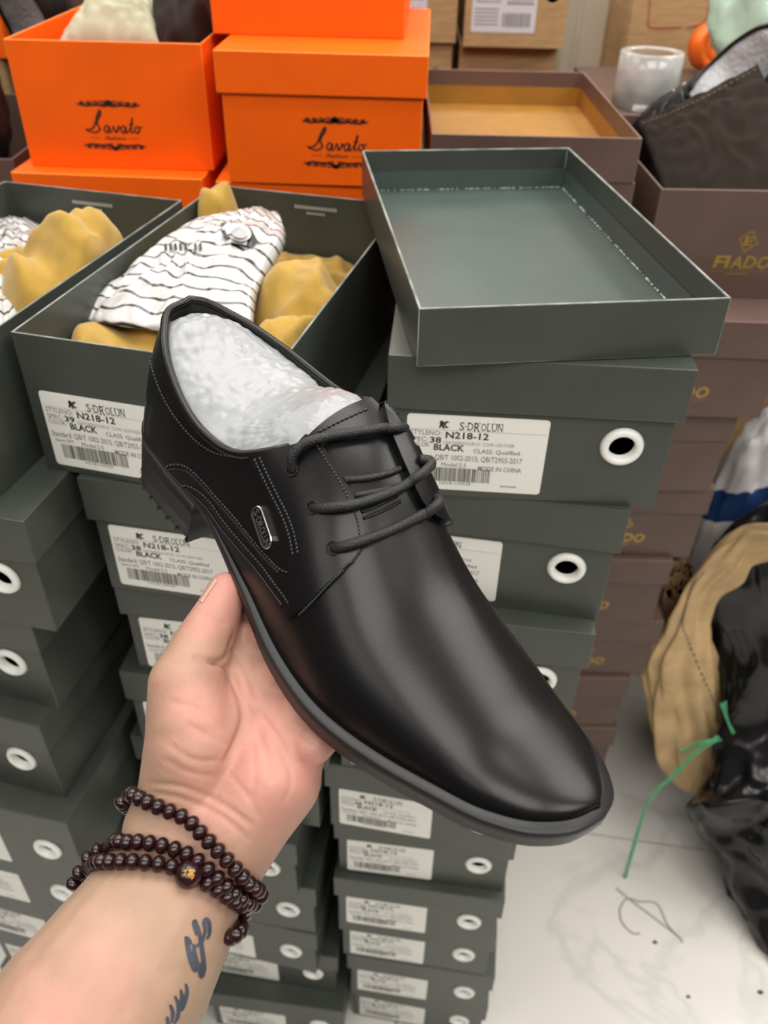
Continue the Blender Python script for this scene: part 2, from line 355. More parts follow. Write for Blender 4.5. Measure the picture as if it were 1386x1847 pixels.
# ---- orange boxes
OW, OD, OH, OL = 0.190, 0.30, 0.1185, 0.036
o_body = tray_mesh('body', OW, OD, OH - .002, [ORANGE, OEDGE], edge_mat=True, bev=.0012)
o_lid = tray_mesh('lid', OW + .008, OD + .008, OL, [ORANGE, OEDGE], flip=True, bev=.0015)
def savato():
    bm = bmesh.new(); y = -.0003
    def st(pts, w0=.00035, n=24, fat=.6): ribbon(bm, smooth_path([Vector((a, b, 0)) for a, b in pts], n), lambda f: w0 * (1 + fat * math.sin(math.pi * f)), y)
    # letters of the script word, stroke by stroke (x, z in mm)
    q = lambda l: [(a * .001, b * .001) for a, b in l]
    st(q([(-19, 1), (-20.5, 3), (-18, 2.2), (-13.5, 5.5), (-9.5, 14.5), (-7.2, 17.5), (-7.6, 14), (-10.2, 10.5), (-11.0, 7), (-9.6, 3.2), (-12.5, .6), (-16, .4), (-18.5, 1.6)]), .0005, 40)
    def a_(x): st(q([(x + 3.6, 5.4), (x + 1.6, 6.0), (x, 3.2), (x + .8, .6), (x + 2.6, 1.4), (x + 4.0, 5.8), (x + 3.6, 1.6), (x + 4.4, .6), (x + 6.0, 2.4)]), .00045, 30)
    a_(-6.2); st(q([(-.2, 2.6), (1.0, 5.6), (1.8, 3.0), (2.2, .7), (4.4, 3.0), (5.0, 5.8), (5.6, 4.6), (6.6, 4.6)]), .00045, 26)
    a_(6.6); st(q([(12.8, 2.4), (15.4, 8.0), (16.6, 12.5), (15.6, 9.0), (14.2, 3.0), (14.6, .7), (16.6, 2.2)]), .00045, 26); st(q([(13.2, 7.2), (17.4, 7.6)]), .0003, 6)
    st(q([(20.0, 5.6), (17.8, 5.0), (17.4, 1.8), (19.0, .6), (20.8, 2.6), (20.2, 5.4), (21.5, 5.0), (23.5, 5.6)]), .00045, 26)
    put_text(bm, 'Fashion', -.0075, .0085, -.0052, -.0022, y, 0, .012, .12)
    rect(bm, -.018, -.0095, -.0040, -.0037, y); rect(bm, .011, .0195, -.0040, -.0037, y)
    for z0, sg in ((.0225, 1), (-.0105, -1)):                       # scrollwork above and below
        for s in (-1, 1):
            for k in range(4):
                cx_ = s * (.0045 + k * .0052); rr = .0024 - k * .0003
                st([(cx_ + s * rr * 1.3 * (1 - .08 * j) * math.cos(j * .75), z0 + sg * rr * (1 - .08 * j) * math.sin(j * .75)) for j in range(11)], .00034, 30)
                st([(cx_ - s * .003, z0 - sg * .0022), (cx_, z0 + sg * .0002), (cx_ + s * .003, z0 - sg * .0018)], .0003, 8)
            st([(s * .002, z0 - sg * .0025), (s * .010, z0 - sg * .0012), (s * .018, z0 - sg * .0020), (s * .0245, z0)], .00028, 20)
        for k in range(5):
            a = math.pi * (k / 4); st([(0, z0 - .0012), (.0032 * math.cos(a), z0 + .0032 * math.sin(a) * sg)], .0007, 5, 1.0)
    me = bpy.data.meshes.new('logo_print'); bm.normal_update(); bm.to_mesh(me); bm.free(); me.materials.append(BLACKPRINT); return me
o_logo = savato()
def orange_box(x, y, ztop, yaw=0, lid=True, label='', lx=0, lz=.045, logo=True):
    t = empty('shoe_box', (x, y, CAMZ + ztop - OH), math.radians(yaw), label, 'shoe box', 'orange shoe boxes at the back')
    part('body', o_body, t)
    if lid: part('lid', o_lid, t, (0, -.004, OH - OL))
    if logo: part('logo_print', o_logo, t, (lx, 0, lz)).scale = (1.32, 1, 1.22)
    return t
orange_box(-.279, .905, -.1385, -1, False, 'open orange shoe box with cream cloth sticking out, black scroll logo', -.004, .034)
orange_box(-.290, .884, -.2575, -3, True, 'orange lidded box under the open orange box', logo=False)
orange_box(-.067, .864, -.139, -2, True, 'orange lidded shoe box with black scroll logo beside the empty brown lid', .012, .033)
orange_box(-.078, .872, -.258, -1, True, 'lowest orange box, mostly hidden behind the open green box', logo=False)
orange_box(-.085, .945, -.020, -2, True, 'orange box cut off by the top of the photo, on the lidded orange box', logo=False)
# ------------------------------------------------------------------ room
def marble():
    m = bpy.data.materials.new('marble_tile'); m.use_nodes = True; nt = m.node_tree; b = nt.nodes['Principled BSDF']
    b.inputs['Roughness'].default_value = 0.22
    tc = nt.nodes.new('ShaderNodeTexCoord'); n = nt.nodes.new('ShaderNodeTexNoise'); n.inputs['Scale'].default_value = 3.2; n.inputs['Detail'].default_value = 6; n.inputs['Distortion'].default_value = 1.2
    nt.links.new(tc.outputs['Generated'], n.inputs['Vector']); g = nt.nodes.new('ShaderNodeNewGeometry'); nt.links.new(g.outputs['Position'], n.inputs['Vector'])
    r = nt.nodes.new('ShaderNodeValToRGB'); e = r.color_ramp.elements
    e[0].position = .465; e[0].color = (.70, .68, .64, 1); e[1].position = .535; e[1].color = (.70, .68, .64, 1)
    k = r.color_ramp.elements.new(.5); k.color = (.61, .60, .57, 1)
    nt.links.new(n.outputs['Fac'], r.inputs[0]); nt.links.new(r.outputs[0], b.inputs['Base Color']); return m
MARB = marble(); GROUT = mat('grout', (.22, .21, .19), .8)
bm = bmesh.new(); box(bm, -2.6, 2.6, -2.2, 4.0, -.06, -.004)
floor = tag(obj('floor', bm, GROUT), kind='structure')
ta = math.radians(-7.75); ts = .80; org = Vector((.376, .798, 0)); ux = Vector((math.cos(ta), math.sin(ta), 0)); uy = Vector((-ux.y, ux.x, 0))
bm = bmesh.new(); g = .0012; box(bm, g, ts - g, g, ts - g, -.010, 0); bmesh.ops.bevel(bm, geom=[e for e in bm.edges], offset=.0008, segments=1, affect='EDGES')
tile_me = bpy.data.meshes.new('tile'); bm.to_mesh(tile_me); bm.free(); tile_me.materials.append(MARB)
for i in range(-4, 4):
    for j in range(-4, 4):
        p = org + ux * (ts * i + .50) + uy * (ts * j)
        if -1.9 < p.x < 1.9 and -1.9 < p.y < 3.0:
            o = part('tile', tile_me, floor, (p.x, p.y, 0), (0, 0, ta))
WALLM = mat('painted_wall', (.13, .12, .11), .85, noise_amt=.03, noise_scale=4)
CEILM = mat('ceiling_paint', (.62, .61, .58), .9)
def slab(name, x0, x1, y0, y1, z0, z1, m):
    bm = bmesh.new(); box(bm, x0, x1, y0, y1, z0, z1); return tag(obj(name, bm, m), kind='structure')
slab('wall_back', -2.6, 2.6, 4.0, 4.08, -.06, 2.8, WALLM); slab('wall_front', -2.6, 2.6, -2.28, -2.2, -.06, 2.8, WALLM)
slab('wall_left', -2.68, -2.6, -2.2, 4.0, -.06, 2.8, WALLM); slab('wall_right', 2.6, 2.68, -2.2, 4.0, -.06, 2.8, WALLM)
slab('ceiling', -2.6, 2.6, -2.2, 4.0, 2.7, 2.8, CEILM)
# ------------------------------------------------------------------ the shoe
SH_R = Matrix(((0.6742, 0.70749, 0.21192), (-0.727, 0.68629, 0.0217), (-0.13009, -0.16869, 0.97705)))
SH_T = Vector((-0.1172, 0.38058, -0.25598 + CAMZ))
SHM = SH_R.to_4x4(); SHM.translation = SH_T; SHI = SHM.inverted()
OX = [0, .004, .016, .04, .08, .12, .155, .19, .215, .24, .262, .277, .2852, .2875]
_hy = [0, .014, .0255, .0315, .030, .030, .036, .043, .0445, .041, .033, .022, .010, 0]
TT = [0.0]
for i in range(1, 14): TT.append(TT[-1] + math.hypot(OX[i] - OX[i - 1], _hy[i] - _hy[i - 1]))
TT = [a / TT[-1] for a in TT]
YN = [0, -0.0175, -0.0287, -0.03314, -0.03405, -0.0405, -0.0485, -0.0513, -0.04747, -0.04118, -0.0348, -0.02528, -0.0128, -.0005]
YF = [0, 0.0142, 0.0267, 0.03465, 0.03452, 0.03373, 0.03805, 0.042, 0.04206, 0.03791, 0.0302, 0.0195, 0.0092, -.0005]
ZSX = [0, .04, .08, .12, .16, .20, .24, .289]; ZS = [0.03202, 0.0311, 0.02721, 0.01668, 0.00904, 0.00909, 0.01422, 0.02553]
ZRX = [0, .05, .085, .11, .13, .15, .17, .19, .21, .23, .25, .272, .2908]
ZR = [0.09779, 0.10111, 0.10131, 0.09675, 0.09195, 0.08245, 0.06814, 0.05558, 0.04742, 0.04034, 0.0345, 0.0335, 0.0345]
YRX = [0, .07, .12, .17, .22, .289]; YR = [0.00232, 0.00765, 0.0187, 0.01221, 0.0042, -0.00055]
CXS = [0, .015, .04, .07, .09, .115]; CN = [0.08903, 0.08326, 0.07114, 0.0624, 0.06469, 0.08127]; CFZ = [0.09075, 0.0857, 0.08139, 0.08058, 0.08224, 0.09247]
XT, TH = .112, .0085
def sexp(x): return hermite([0, .1, .16, .285], [.8, .9, .92, .9], x)
def station(t):
    x = hermite(TT, OX, t); n = hermite(TT, YN, t); f = hermite(TT, YF, t); zs = hermite(ZSX, ZS, x); zr = hermite(ZRX, ZR, x); yr = hermite(YRX, YR, x)
    if x > .252: zr = zs + (zr - zs) * math.sqrt(max(0, 1 - ((x - .252) / .0362) ** 2)) ** .8
    ins = hermite([0, .07, .13, .285], [-.0006, -.0004, .003, .0035], x); xi = .0025 + x * (.289 - .006) / .289
    nn = n * (1 - min(ins / max(abs(n), .006), .6)); ff = f * (1 - min(ins / max(abs(f), .006), .6))
    return x, n, f, zs, zr, yr, xi, nn, ff
def sect(xi, yb, yr, zb, zr, v):
    e = sexp(xi); c = max(math.cos(math.pi / 2 * v), 0) ** e; s = max(math.sin(math.pi / 2 * min(v, 1)), 0) ** e
    bulge = .0045 * math.exp(-(xi / .012) ** 2) * math.sin(math.pi * min(v / .75, 1))
    return Vector((xi - bulge, yb + (yr - yb) * (1 - c), zb + (zr - zb) * s))
def vcut(xi, zs, zr, cz):
    e = sexp(xi); s = min(max((cz - zs) / (zr - zs), 0), .999); return math.asin(s ** (1 / e)) * 2 / math.pi
NT, NV1, NV2 = 130, 22, 20
ts_ = [i / (NT - 1) for i in range(NT)]
ts_ = [hermite([0, .12, .88, 1], [0, .09, .91, 1], t) for t in ts_]
def upper_mesh():
    V, Fc = [], []; grids = {}
    near_c, far_c = [], []
    for side in (0, 1):
        G = []
        for t in ts_:
            x, n, f, zs, zr, yr, xi, nn, ff = station(t); yb = nn if side == 0 else ff
            vc = vcut(min(xi, XT), zs if xi < XT else zs, zr, hermite(CXS, CN if side == 0 else CFZ, min(xi, .115))) if xi < .13 else .55
            if xi >= XT: vc = .55 if xi > .16 else vc + (.55 - vc) * min(1, (xi - XT) / .04)
            row = [vc * k / NV1 for k in range(NV1 + 1)]
            if xi >= XT - 1e-6: row += [vc + (1 - vc) * k / NV2 for k in range(1, NV2 + 1)]
            ids = []
            for v in row:
                p = sect(xi, yb, yr, zs, zr, v)
                ids.append(len(V)); V.append(p)
            G.append(ids)
            if xi < XT: (near_c if side == 0 else far_c).append(V[ids[-1]])
        for A, B in zip(G, G[1:]):
            m = min(len(A), len(B))
            for k in range(m - 1):
                q = (A[k], B[k], B[k + 1], A[k + 1]); Fc.append(q if side == 0 else q[::-1])
        grids[side] = G
    return V, Fc, grids, near_c, far_c
UV, UF, UG, NEARC, FARC = upper_mesh()
shoe = empty('dress_shoe', (0, 0, 0), 0, 'glossy black leather lace-up dress shoe held up in the hand, white wrap inside', 'shoe')
shoe.matrix_world = SHM
bm = bmesh.new(); bv = [bm.verts.new(v) for v in UV]
for f in UF:
    try: bm.faces.new([bv[i] for i in f])
    except ValueError: pass
bmesh.ops.remove_doubles(bm, verts=bm.verts, dist=2e-5); bmesh.ops.recalc_face_normals(bm, faces=bm.faces)
up = obj('upper', bm, LEATHER, shoe, True)
UT = BVHTree.FromPolygons([v.co for v in up.data.vertices], [list(p.vertices) for p in up.data.polygons])
CL = SHI @ CAM
def hit(u, v, tree=None):
    d = (SHI.to_3x3() @ ray(u, v)).normalized(); r = (tree or UT).ray_cast(CL, d)
    if r[0] is None:
        # nearest point of the surface to the ray
        best = None
        for k in range(60):
            q = CL + d * (.25 + k * .004); nn = (tree or UT).find_nearest(q)
            if nn[0] is not None and (best is None or nn[3] < best[3]): best = nn
        r = best
    n = r[1]; 
    if n.dot(CL - r[0]) < 0: n = -n
    return r[0], n
def curve2d(px, n): return [(p.x, p.y) for p in smooth_path([Vector((a, b, 0)) for a, b in px], n)]
def onsurf(px, n, off=0.0, tree=None):
    out = []
    for a, b in curve2d(px, n):
        p, nn = hit(a, b, tree); out.append((p + nn * off, nn))
    return out
# outsole: welt, edge and underside
def sole_ring(off, z_fn, xmax=1.0, seg=90):
    pts = []
    T1 = xmax
    for k in range(seg + 1):
        x, n, f, zs, zr, yr, xi, nn, ff = station(T1 * k / seg); pts.append(Vector((x, n, z_fn(x, zs))))
    for k in range(seg, -1, -1):
        x, n, f, zs, zr, yr, xi, nn, ff = station(T1 * k / seg)
        if k in (0,) or (k == seg and xmax == 1.0): continue
        pts.append(Vector((x, f, z_fn(x, zs))))
    m = len(pts); out = []
    for i, p in enumerate(pts):
        a = pts[i - 1]; b = pts[(i + 1) % m]; t = (b - a).normalized(); nrm = Vector((t.y, -t.x, 0)).normalized()
        out.append(p + nrm * -off if off else p)
    c = sum(pts, Vector()) / m
    # make sure positive off means outwards
    test = (out[m // 4] - c).xy.length - (pts[m // 4] - c).xy.length
    if off and test * off < 0: out = [p + (p - q) * -2 for p, q in zip(out, pts)]
    return out
def loft(rings, cap0=True, cap1=True):
    bm = bmesh.new(); R = [[bm.verts.new(p) for p in r] for r in rings]; m = len(R[0])
    for A, B in zip(R, R[1:]):
        for k in range(m): bm.faces.new((A[k], A[(k + 1) % m], B[(k + 1) % m], B[k]))
    for flag, r in ((cap0, R[0]), (cap1, R[-1])):
        if flag:
            c = bm.verts.new(sum((v.co for v in r), Vector()) / m)
            for k in range(m): bm.faces.new((r[k], r[(k + 1) % m], c))
    bmesh.ops.recalc_face_normals(bm, faces=bm.faces); return bm
wt = lambda x: hermite([0, .08, .14, .285], [0.004, .005, TH, TH + .0008], x)
rings = [sole_ring(-.006, lambda x, z: z + .0004), sole_ring(-.0035, lambda x, z: z + .0006), sole_ring(-.003, lambda x, z: z + .0002), sole_ring(-.0006, lambda x, z: z + .0004), sole_ring(0, lambda x, z: z - .0006),
         sole_ring(0, lambda x, z: z - wt(x) * .55), sole_ring(-.0007, lambda x, z: z - wt(x) * .62), sole_ring(-.0007, lambda x, z: z - wt(x) * .9), sole_ring(-.002, lambda x, z: z - wt(x)), sole_ring(-.010, lambda x, z: z - wt(x))]
obj('outsole', loft(rings, False, True), RUBBER, shoe, True)
# heel block
TH_ = .27
hr = lambda off, zf: sole_ring(off, zf, TH_, 40)
tz = lambda k: (lambda x, z: z - wt(x) - (z - wt(x)) * k)
heel_o = obj('heel', loft([hr(-.0004, tz(0)), hr(-.0008, tz(.3)), hr(-.0012, tz(.6)), hr(-.0016, tz(.96)), hr(-.0030, tz(1))], True, True), RUBBER, shoe, True)
bm = bmesh.new()
for k, p in enumerate(hr(-.0014, lambda x, z: 0.0)[2:42:4]):        # small tread teeth along the heel's lower edge
    box(bm, p.x - .0007, p.x + .0007, p.y - .0005, p.y + .0005, -.0003, .0010)
obj('tread', bm, RUBBER, heel_o)
# padded collar roll and inner lining
rim = NEARC[::-1] + FARC[1:]
bm = bmesh.new(); tube(bm, [p + Vector((0, 0, -.0006)) for p in rim[::2]] + [rim[-1]], .0021, 10); obj('collar', bm, LEATHER, shoe, True)
V, Fc = [], []
for i, p in enumerate(rim):
    c = Vector((max(p.x, .02), .002, p.z)); d = (c - p); d.z = 0; d = d.normalized() if d.length > 1e-5 else Vector((1, 0, 0))
    for k in range(5): V.append(p + d * (.0012 + .0008 * k) + Vector((0, 0, -.007 * k)))
for i in range(len(rim) - 1):
    for k in range(4): a = i * 5 + k; Fc.append((a, a + 5, a + 6, a + 1))
pyobj('lining', V, Fc, LEATHER2, shoe)
# white foam-wrap plug filling the opening
def rim_at(C_, x):
    for p, q in zip(C_, C_[1:]):
        if p.x <= x <= q.x: return p.lerp(q, (x - p.x) / max(q.x - p.x, 1e-9))
    return (C_[0] if x < C_[0].x else C_[-1]).copy()
SEC = []
_t = min((k / 2000 for k in range(2001)), key=lambda t: abs(station(t)[6] - XT)); _x, _n, _f, _zs, _zr, _yr, _xi, _nn, _ff = station(_t)
for k in range(61): SEC.append(sect(_xi, _nn, _yr, _zs, _zr, k / 60))
for k in range(59, -1, -1): SEC.append(sect(_xi, _ff, _yr, _zs, _zr, k / 60))
def sec_z(y): return min((abs(p.y - y) - p.z * .02, p.z) for p in SEC)[1]
V, Fc = [], []; NU, NW = 110, 80
for i in range(NU):
    xi = .0042 + (XT + .0015 - .0042) * i / (NU - 1)
    a, b = rim_at(NEARC, xi), rim_at(FARC, xi)
    for j in range(NW):
        w_ = .015 + .97 * j / (NW - 1); p = a.lerp(b, w_); p.x = xi
        dome = (1 - abs(2 * w_ - 1) ** 2.6)
        end = min(1, i / 14) ** .5
        p.z += -.0040 + .0080 * dome * end - .003 * (1 - end) + (0.0085 * max(0, (xi - .085) / .027) ** 1.6) * dome * (1 - .75 * w_ ** 3)
        f_ = max(0, (xi - XT + .045) / .0465); f_ = f_ * f_ * (3 - 2 * f_); p.z += (sec_z(p.y) - .0040 - p.z) * f_
        q = Vector((p.x * 150, p.y * 150, 3)); cell = noise.voronoi(q * 1.15)[0]
        p.z += .0009 * max(0, .55 - cell[0]) * 1.6 + .0003 * noise.noise(q * 2.2) + .0014 * noise.noise(q * .35)
        V.append(p)
for i in range(NU - 1):
    for j in range(NW - 1): a = i * NW + j; Fc.append((a, a + NW, a + NW + 1, a + 1))
pyobj('stuffing', V, Fc, FOAM, shoe)
# laced facing: a raised leather panel over the instep (near side)
back = [(452, 820), (473, 860), (491, 900), (508, 945), (522, 990), (530, 1040), (528, 1116)]
front = [(572, 791), (597, 827), (625, 872), (646, 917), (656, 953), (656, 978), (650, 992)]
topc = [(452, 820), (480, 808), (509, 793), (540, 786), (572, 791)]
botc = [(528, 1116), (560, 1088), (599, 1048), (630, 1018), (650, 992)]
def coons(L_, R_, T_, B_, nu, nv):
    l, r, t_, b_ = curve2d(L_, nv), curve2d(R_, nv), curve2d(T_, nu), curve2d(B_, nu); out = []
    for j in range(nv):
        v = j / (nv - 1); row = []
        for i in range(nu):
            u = i / (nu - 1)
            q = [(1 - v) * t_[i][k] + v * b_[i][k] + (1 - u) * l[j][k] + u * r[j][k] - ((1 - u) * (1 - v) * t_[0][k] + u * (1 - v) * t_[-1][k] + (1 - u) * v * b_[0][k] + u * v * b_[-1][k]) for k in (0, 1)]
            row.append(q)
        out.append(row)
    return out
def hit_front(u, v):
    # a pixel that looks past the edge and meets the inside of the far wall slides down onto the panel
    for k in range(40):
        d = (SHI.to_3x3() @ ray(u, v)).normalized(); r = UT.ray_cast(CL, d)
        if r[0] is not None and r[1].dot(d) < -.02: return r[0], r[1]
        v += 1.5; u += .3
    return hit(u, v)
def panel(name, grid, th, m, parent=shoe, front=False):
    nv, nu = len(grid), len(grid[0]); P = [[(hit_front if front else hit)(*q) for q in row] for row in grid]; V, Fc = [], []
    for j in range(nv):
        for i in range(nu):
            p, n = P[j][i]; V.append(p + n * th)
    for j in range(nv):
        for i in range(nu):
            p, n = P[j][i]; V.append(p - n * .0006)
    N = nu * nv
    for j in range(nv - 1):
        for i in range(nu - 1):
            a = j * nu + i; Fc.append((a, a + nu, a + nu + 1, a + 1))
    for j in range(nv - 1):
        for i in (0, nu - 1):
            a = j * nu + i; Fc.append((a, a + nu, a + nu + N, a + N))
    for i in range(nu - 1):
        for j in (0, nv - 1):
            a = j * nu + i; Fc.append((a, a + 1, a + 1 + N, a + N))
    me = bpy.data.meshes.new(name); me.from_pydata([tuple(v) for v in V], [], Fc); bm = bmesh.new(); bm.from_mesh(me); bmesh.ops.recalc_face_normals(bm, faces=bm.faces)
    bm.to_mesh(me); bm.free(); o = link(name, me, m, parent, True); me.set_sharp_from_angle(angle=math.radians(40)); return o
fac = panel('facing', coons(back, front, topc, botc, 34, 44), .0026, LEATHER, front=True)
def panel_tree(o): return BVHTree.FromPolygons([v.co for v in o.data.vertices], [list(p.vertices) for p in o.data.polygons])
# far-side facing
fe = [(686, 727), (697, 775), (714, 820), (734, 866), (752, 905), (775, 932), (806, 950)]
fo = [(694, 722), (716, 757), (741, 795), (765, 846), (788, 895), (800, 930), (811, 951)]
fac2 = panel('facing', coons(fe, fo, [fe[0], (690, 724), fo[0]], [fe[-1], (808, 951), fo[-1]], 14, 40), .0036, LEATHER)
# quarter overlay with the two curved seams on the near side
def seam(px, n, r, m, off=0.0, name='seam'):
    bm = bmesh.new(); tube(bm, [p for p, _ in onsurf(px, n, off)], r, 6); return obj(name, bm, m, shoe, True)
S3 = [(287, 856), (307, 839), (335, 841), (364, 866), (393, 899), (422, 931), (451, 967), (480, 1001), (505, 1026), (524, 1031), (536, 1012)]
S4 = [(305, 896), (321, 881), (343, 884), (371, 906), (400, 946), (436, 989), (465, 1022), (490, 1056), (512, 1086), (528, 1116)]
seam([(a - 2, b + 7) for a, b in S3[:-2]], 60, .0007, LEATHER, -.0001); seam([(a - 3, b + 7) for a, b in S4[:-1]], 60, .0008, LEATHER, -.0001)
def stitch(px, step=6.0, ln=.62, off=.0003, tree=None, w=.00040):
    bm = bmesh.new(); c = curve2d(px, 400); L_ = [0]
    for a, b in zip(c, c[1:]): L_.append(L_[-1] + math.hypot(b[0] - a[0], b[1] - a[1]))
    s = 0; j = 0
    def pt(s_):
        k = next((i for i, q in enumerate(L_) if q >= s_), len(L_) - 1); return c[k]
    while s + step * ln < L_[-1]:
        (p, n), (q, n2) = hit(*pt(s), tree), hit(*pt(s + step * ln), tree)
        if (p - q).length < .006: tube(bm, [p + n * (off - .0002), (p + q) / 2 + n * (off + .00025), q + n2 * (off - .0002)], w, 5)
        s += step
    return obj('stitching', bm, THREAD, shoe, True)
ftree = panel_tree(fac); f2tree = panel_tree(fac2)
stitch(S3, 6.5); stitch([(a + 6, b - 4) for a, b in S4], 6.5)
stitch([(270, 643), (280, 679), (298, 722), (321, 758), (353, 794), (386, 816), (422, 824), (450, 824)], 6.5)
SB = [(460, 828), (473, 856), (491, 893), (509, 929), (522, 964), (530, 1003)]
stitch(SB, 7, tree=ftree); stitch([(a + 9, b - 3) for a, b in SB], 7, tree=ftree)
stitch([(651, 990), (634, 1011), (599, 1045), (556, 1090), (536, 1110)], 5.5, tree=ftree, w=.00055)
stitch([(568, 797), (590, 832), (617, 876), (638, 920), (648, 955), (648, 982)], 7, tree=ftree)
stitch([(575, 779), (610, 762), (645, 746), (668, 736)], 9, .7)
# metal name badge on the quarter
bc, bn = hit(478, 951, ftree) if False else hit(478, 951)
b1 = hit(466, 914)[0]; b2 = hit(491, 989)[0]
ax = (b2 - b1); blen = ax.length; ax.normalize(); ax = (ax - bn * ax.dot(bn)).normalized(); ay = bn.cross(ax)
BM = Matrix((ax, ay, bn)).transposed().to_4x4(); BM.translation = bc + bn * .0012
def capsule_ring(L_, r, z): 
    out = []
    for s, a0 in ((1, -90), (-1, 90)):
        for k in range(13): a = math.radians(a0 + 15 * k); out.append(Vector((s * (L_ / 2 - r) + r * math.cos(a), r * math.sin(a), z)))
    return out
badge = obj('badge', loft([capsule_ring(blen, .0037, -.0012), capsule_ring(blen, .0037, .0006), capsule_ring(blen - .0006, .0034, .0009), capsule_ring(blen - .0012, .0030, .0009), capsule_ring(blen - .0014, .0029, .0004)], True, True), SILVER, shoe)
badge.matrix_local = BM
bm = bmesh.new(); q = capsule_ring(blen - .0014, .0029, .00045); bm.faces.new([bm.verts.new(p) for p in q]); obj('badge_field', bm, mat('badge_black', (.004, .004, .004), .6, .15), badge)
bm = bmesh.new(); xs = [-.42, -.30, -.25, -.10, .04, .16, .26, .40]; hl = blen / 2
for ch, a, b in zip('S\u00b7DROLUN', (-.84, -.58, -.46, -.22, 0.02, .26, .44, .66), (-.62, -.52, -.24, .0, .24, .42, .64, .86)):
    if ch == '\u00b7': rect(bm, hl * a, hl * b, -.0003, .0003, 0)
    else: put_text(bm, ch, hl * a, hl * b, -.0019, .0019, 0, 0, .01)
for v in bm.verts: v.co = Vector((v.co.x, v.co.z, .0007))
obj('badge_lettering', bm, SILVER, badge)
# laces
BIG = BVHTree.FromPolygons([v.co for o in (up, fac, fac2) for v in o.data.vertices],
                           [[i + off for i in p.vertices] for o, off in ((up, 0), (fac, len(up.data.vertices)), (fac2, len(up.data.vertices) + len(fac.data.vertices))) for p in o.data.polygons])
def lace(px, prof, r=.00215, n=46):
    bm = bmesh.new(); pts = []
    for i, (a, b) in enumerate(curve2d(px, n)):
        p, nn = hit(a, b, BIG); f = i / (n - 1); pts.append(p + nn * hermite([0, .12, .5, .88, 1], prof, f))
    for _ in range(3): pts = [pts[0]] + [(pts[i - 1] + pts[i] * 2 + pts[i + 1]) / 4 for i in range(1, n - 1)] + [pts[-1]]
    tube(bm, pts, r, 10); return obj('lace', bm, LACE, shoe, True)
lace([(527, 848), (533, 828), (556, 805), (600, 793), (660, 785), (700, 778), (733, 770)], [-.0012, .0020, .0030, .0022, -.0008])
lace([(564, 916), (590, 919), (640, 914), (695, 895), (735, 873), (762, 852), (768, 838), (756, 829)], [-.0010, .0018, .0030, .0026, .0006])
lace([(601, 989), (630, 985), (690, 964), (745, 937), (780, 914), (790, 898)], [-.0010, .0018, .0026, .0024, -.0005])
lace([(622, 866), (660, 864), (700, 855), (722, 846)], [.0003, .0006, .0008, .0006, .0003], .0014, 24)
lace([(640, 894), (670, 890), (702, 883), (724, 876)], [.0003, .0006, .0008, .0006, .0003], .0014, 24)
for a, b in ((527, 848), (564, 916), (601, 989)):                    # punched eyelets
    p, nn = hit(a, b, BIG); bm = bmesh.new(); tt = nn.orthogonal().normalized(); uu = nn.cross(tt)
    tube(bm, [p + nn * .0003 + (tt * math.cos(k) + uu * math.sin(k)) * .0026 for k in [2 * math.pi * i / 16 for i in range(17)]], .0004, 6, False); obj('eyelet', bm, LEATHER, shoe, True)
# tongue creases
for pl in ([(655, 936), (690, 922), (722, 905)], [(652, 925), (685, 910), (716, 895)]):
    bm = bmesh.new(); tube(bm, [p for p, _ in onsurf(pl, 16, 0)], .0007, 6); obj('tongue_fold', bm, LEATHER, shoe, True)
# ------------------------------------------------------------------ the hand and forearm
def skin_mat():
    m = bpy.data.materials.new('skin'); m.use_nodes = True; nt = m.node_tree; b = nt.nodes['Principled BSDF']
    at = nt.nodes.new('ShaderNodeVertexColor'); at.layer_name = 'tone'
    tc = nt.nodes.new('ShaderNodeTexCoord'); n = nt.nodes.new('ShaderNodeTexNoise'); n.inputs['Scale'].default_value = 55; n.inputs['Detail'].default_value = 6
    nt.links.new(tc.outputs['Object'], n.inputs['Vector'])
    mr = nt.nodes.new('ShaderNodeMapRange'); mr.inputs[1].default_value = .3; mr.inputs[2].default_value = .7; mr.inputs[3].default_value = .9; mr.inputs[4].default_value = 1.08
    nt.links.new(n.outputs['Fac'], mr.inputs[0]); mx = nt.nodes.new('ShaderNodeVectorMath'); mx.operation = 'MULTIPLY'
    nt.links.new(at.outputs['Color'], mx.inputs[0]); nt.links.new(mr.outputs[0], mx.inputs[1]); nt.links.new(mx.outputs[0], b.inputs['Base Color'])
    b.inputs['Roughness'].default_value = .52; b.inputs['Specular IOR Level'].default_value = .35
    b.inputs['Subsurface Weight'].default_value = .12; b.inputs['Subsurface Radius'].default_value = (.006, .002, .001); b.inputs['Subsurface Scale'].default_value = .5
    n2 = nt.nodes.new('ShaderNodeTexNoise'); n2.inputs['Scale'].default_value = 190; n2.inputs['Detail'].default_value = 5; n2.inputs['Distortion'].default_value = 1.5; nt.links.new(tc.outputs['Object'], n2.inputs['Vector'])
    bp = nt.nodes.new('ShaderNodeBump'); bp.inputs['Strength'].default_value = .22; bp.inputs['Distance'].default_value = .001; nt.links.new(n2.outputs['Fac'], bp.inputs['Height']); nt.links.new(bp.outputs[0], b.inputs['Normal'])
    return m
SKIN = skin_mat()
bm = bmesh.new()
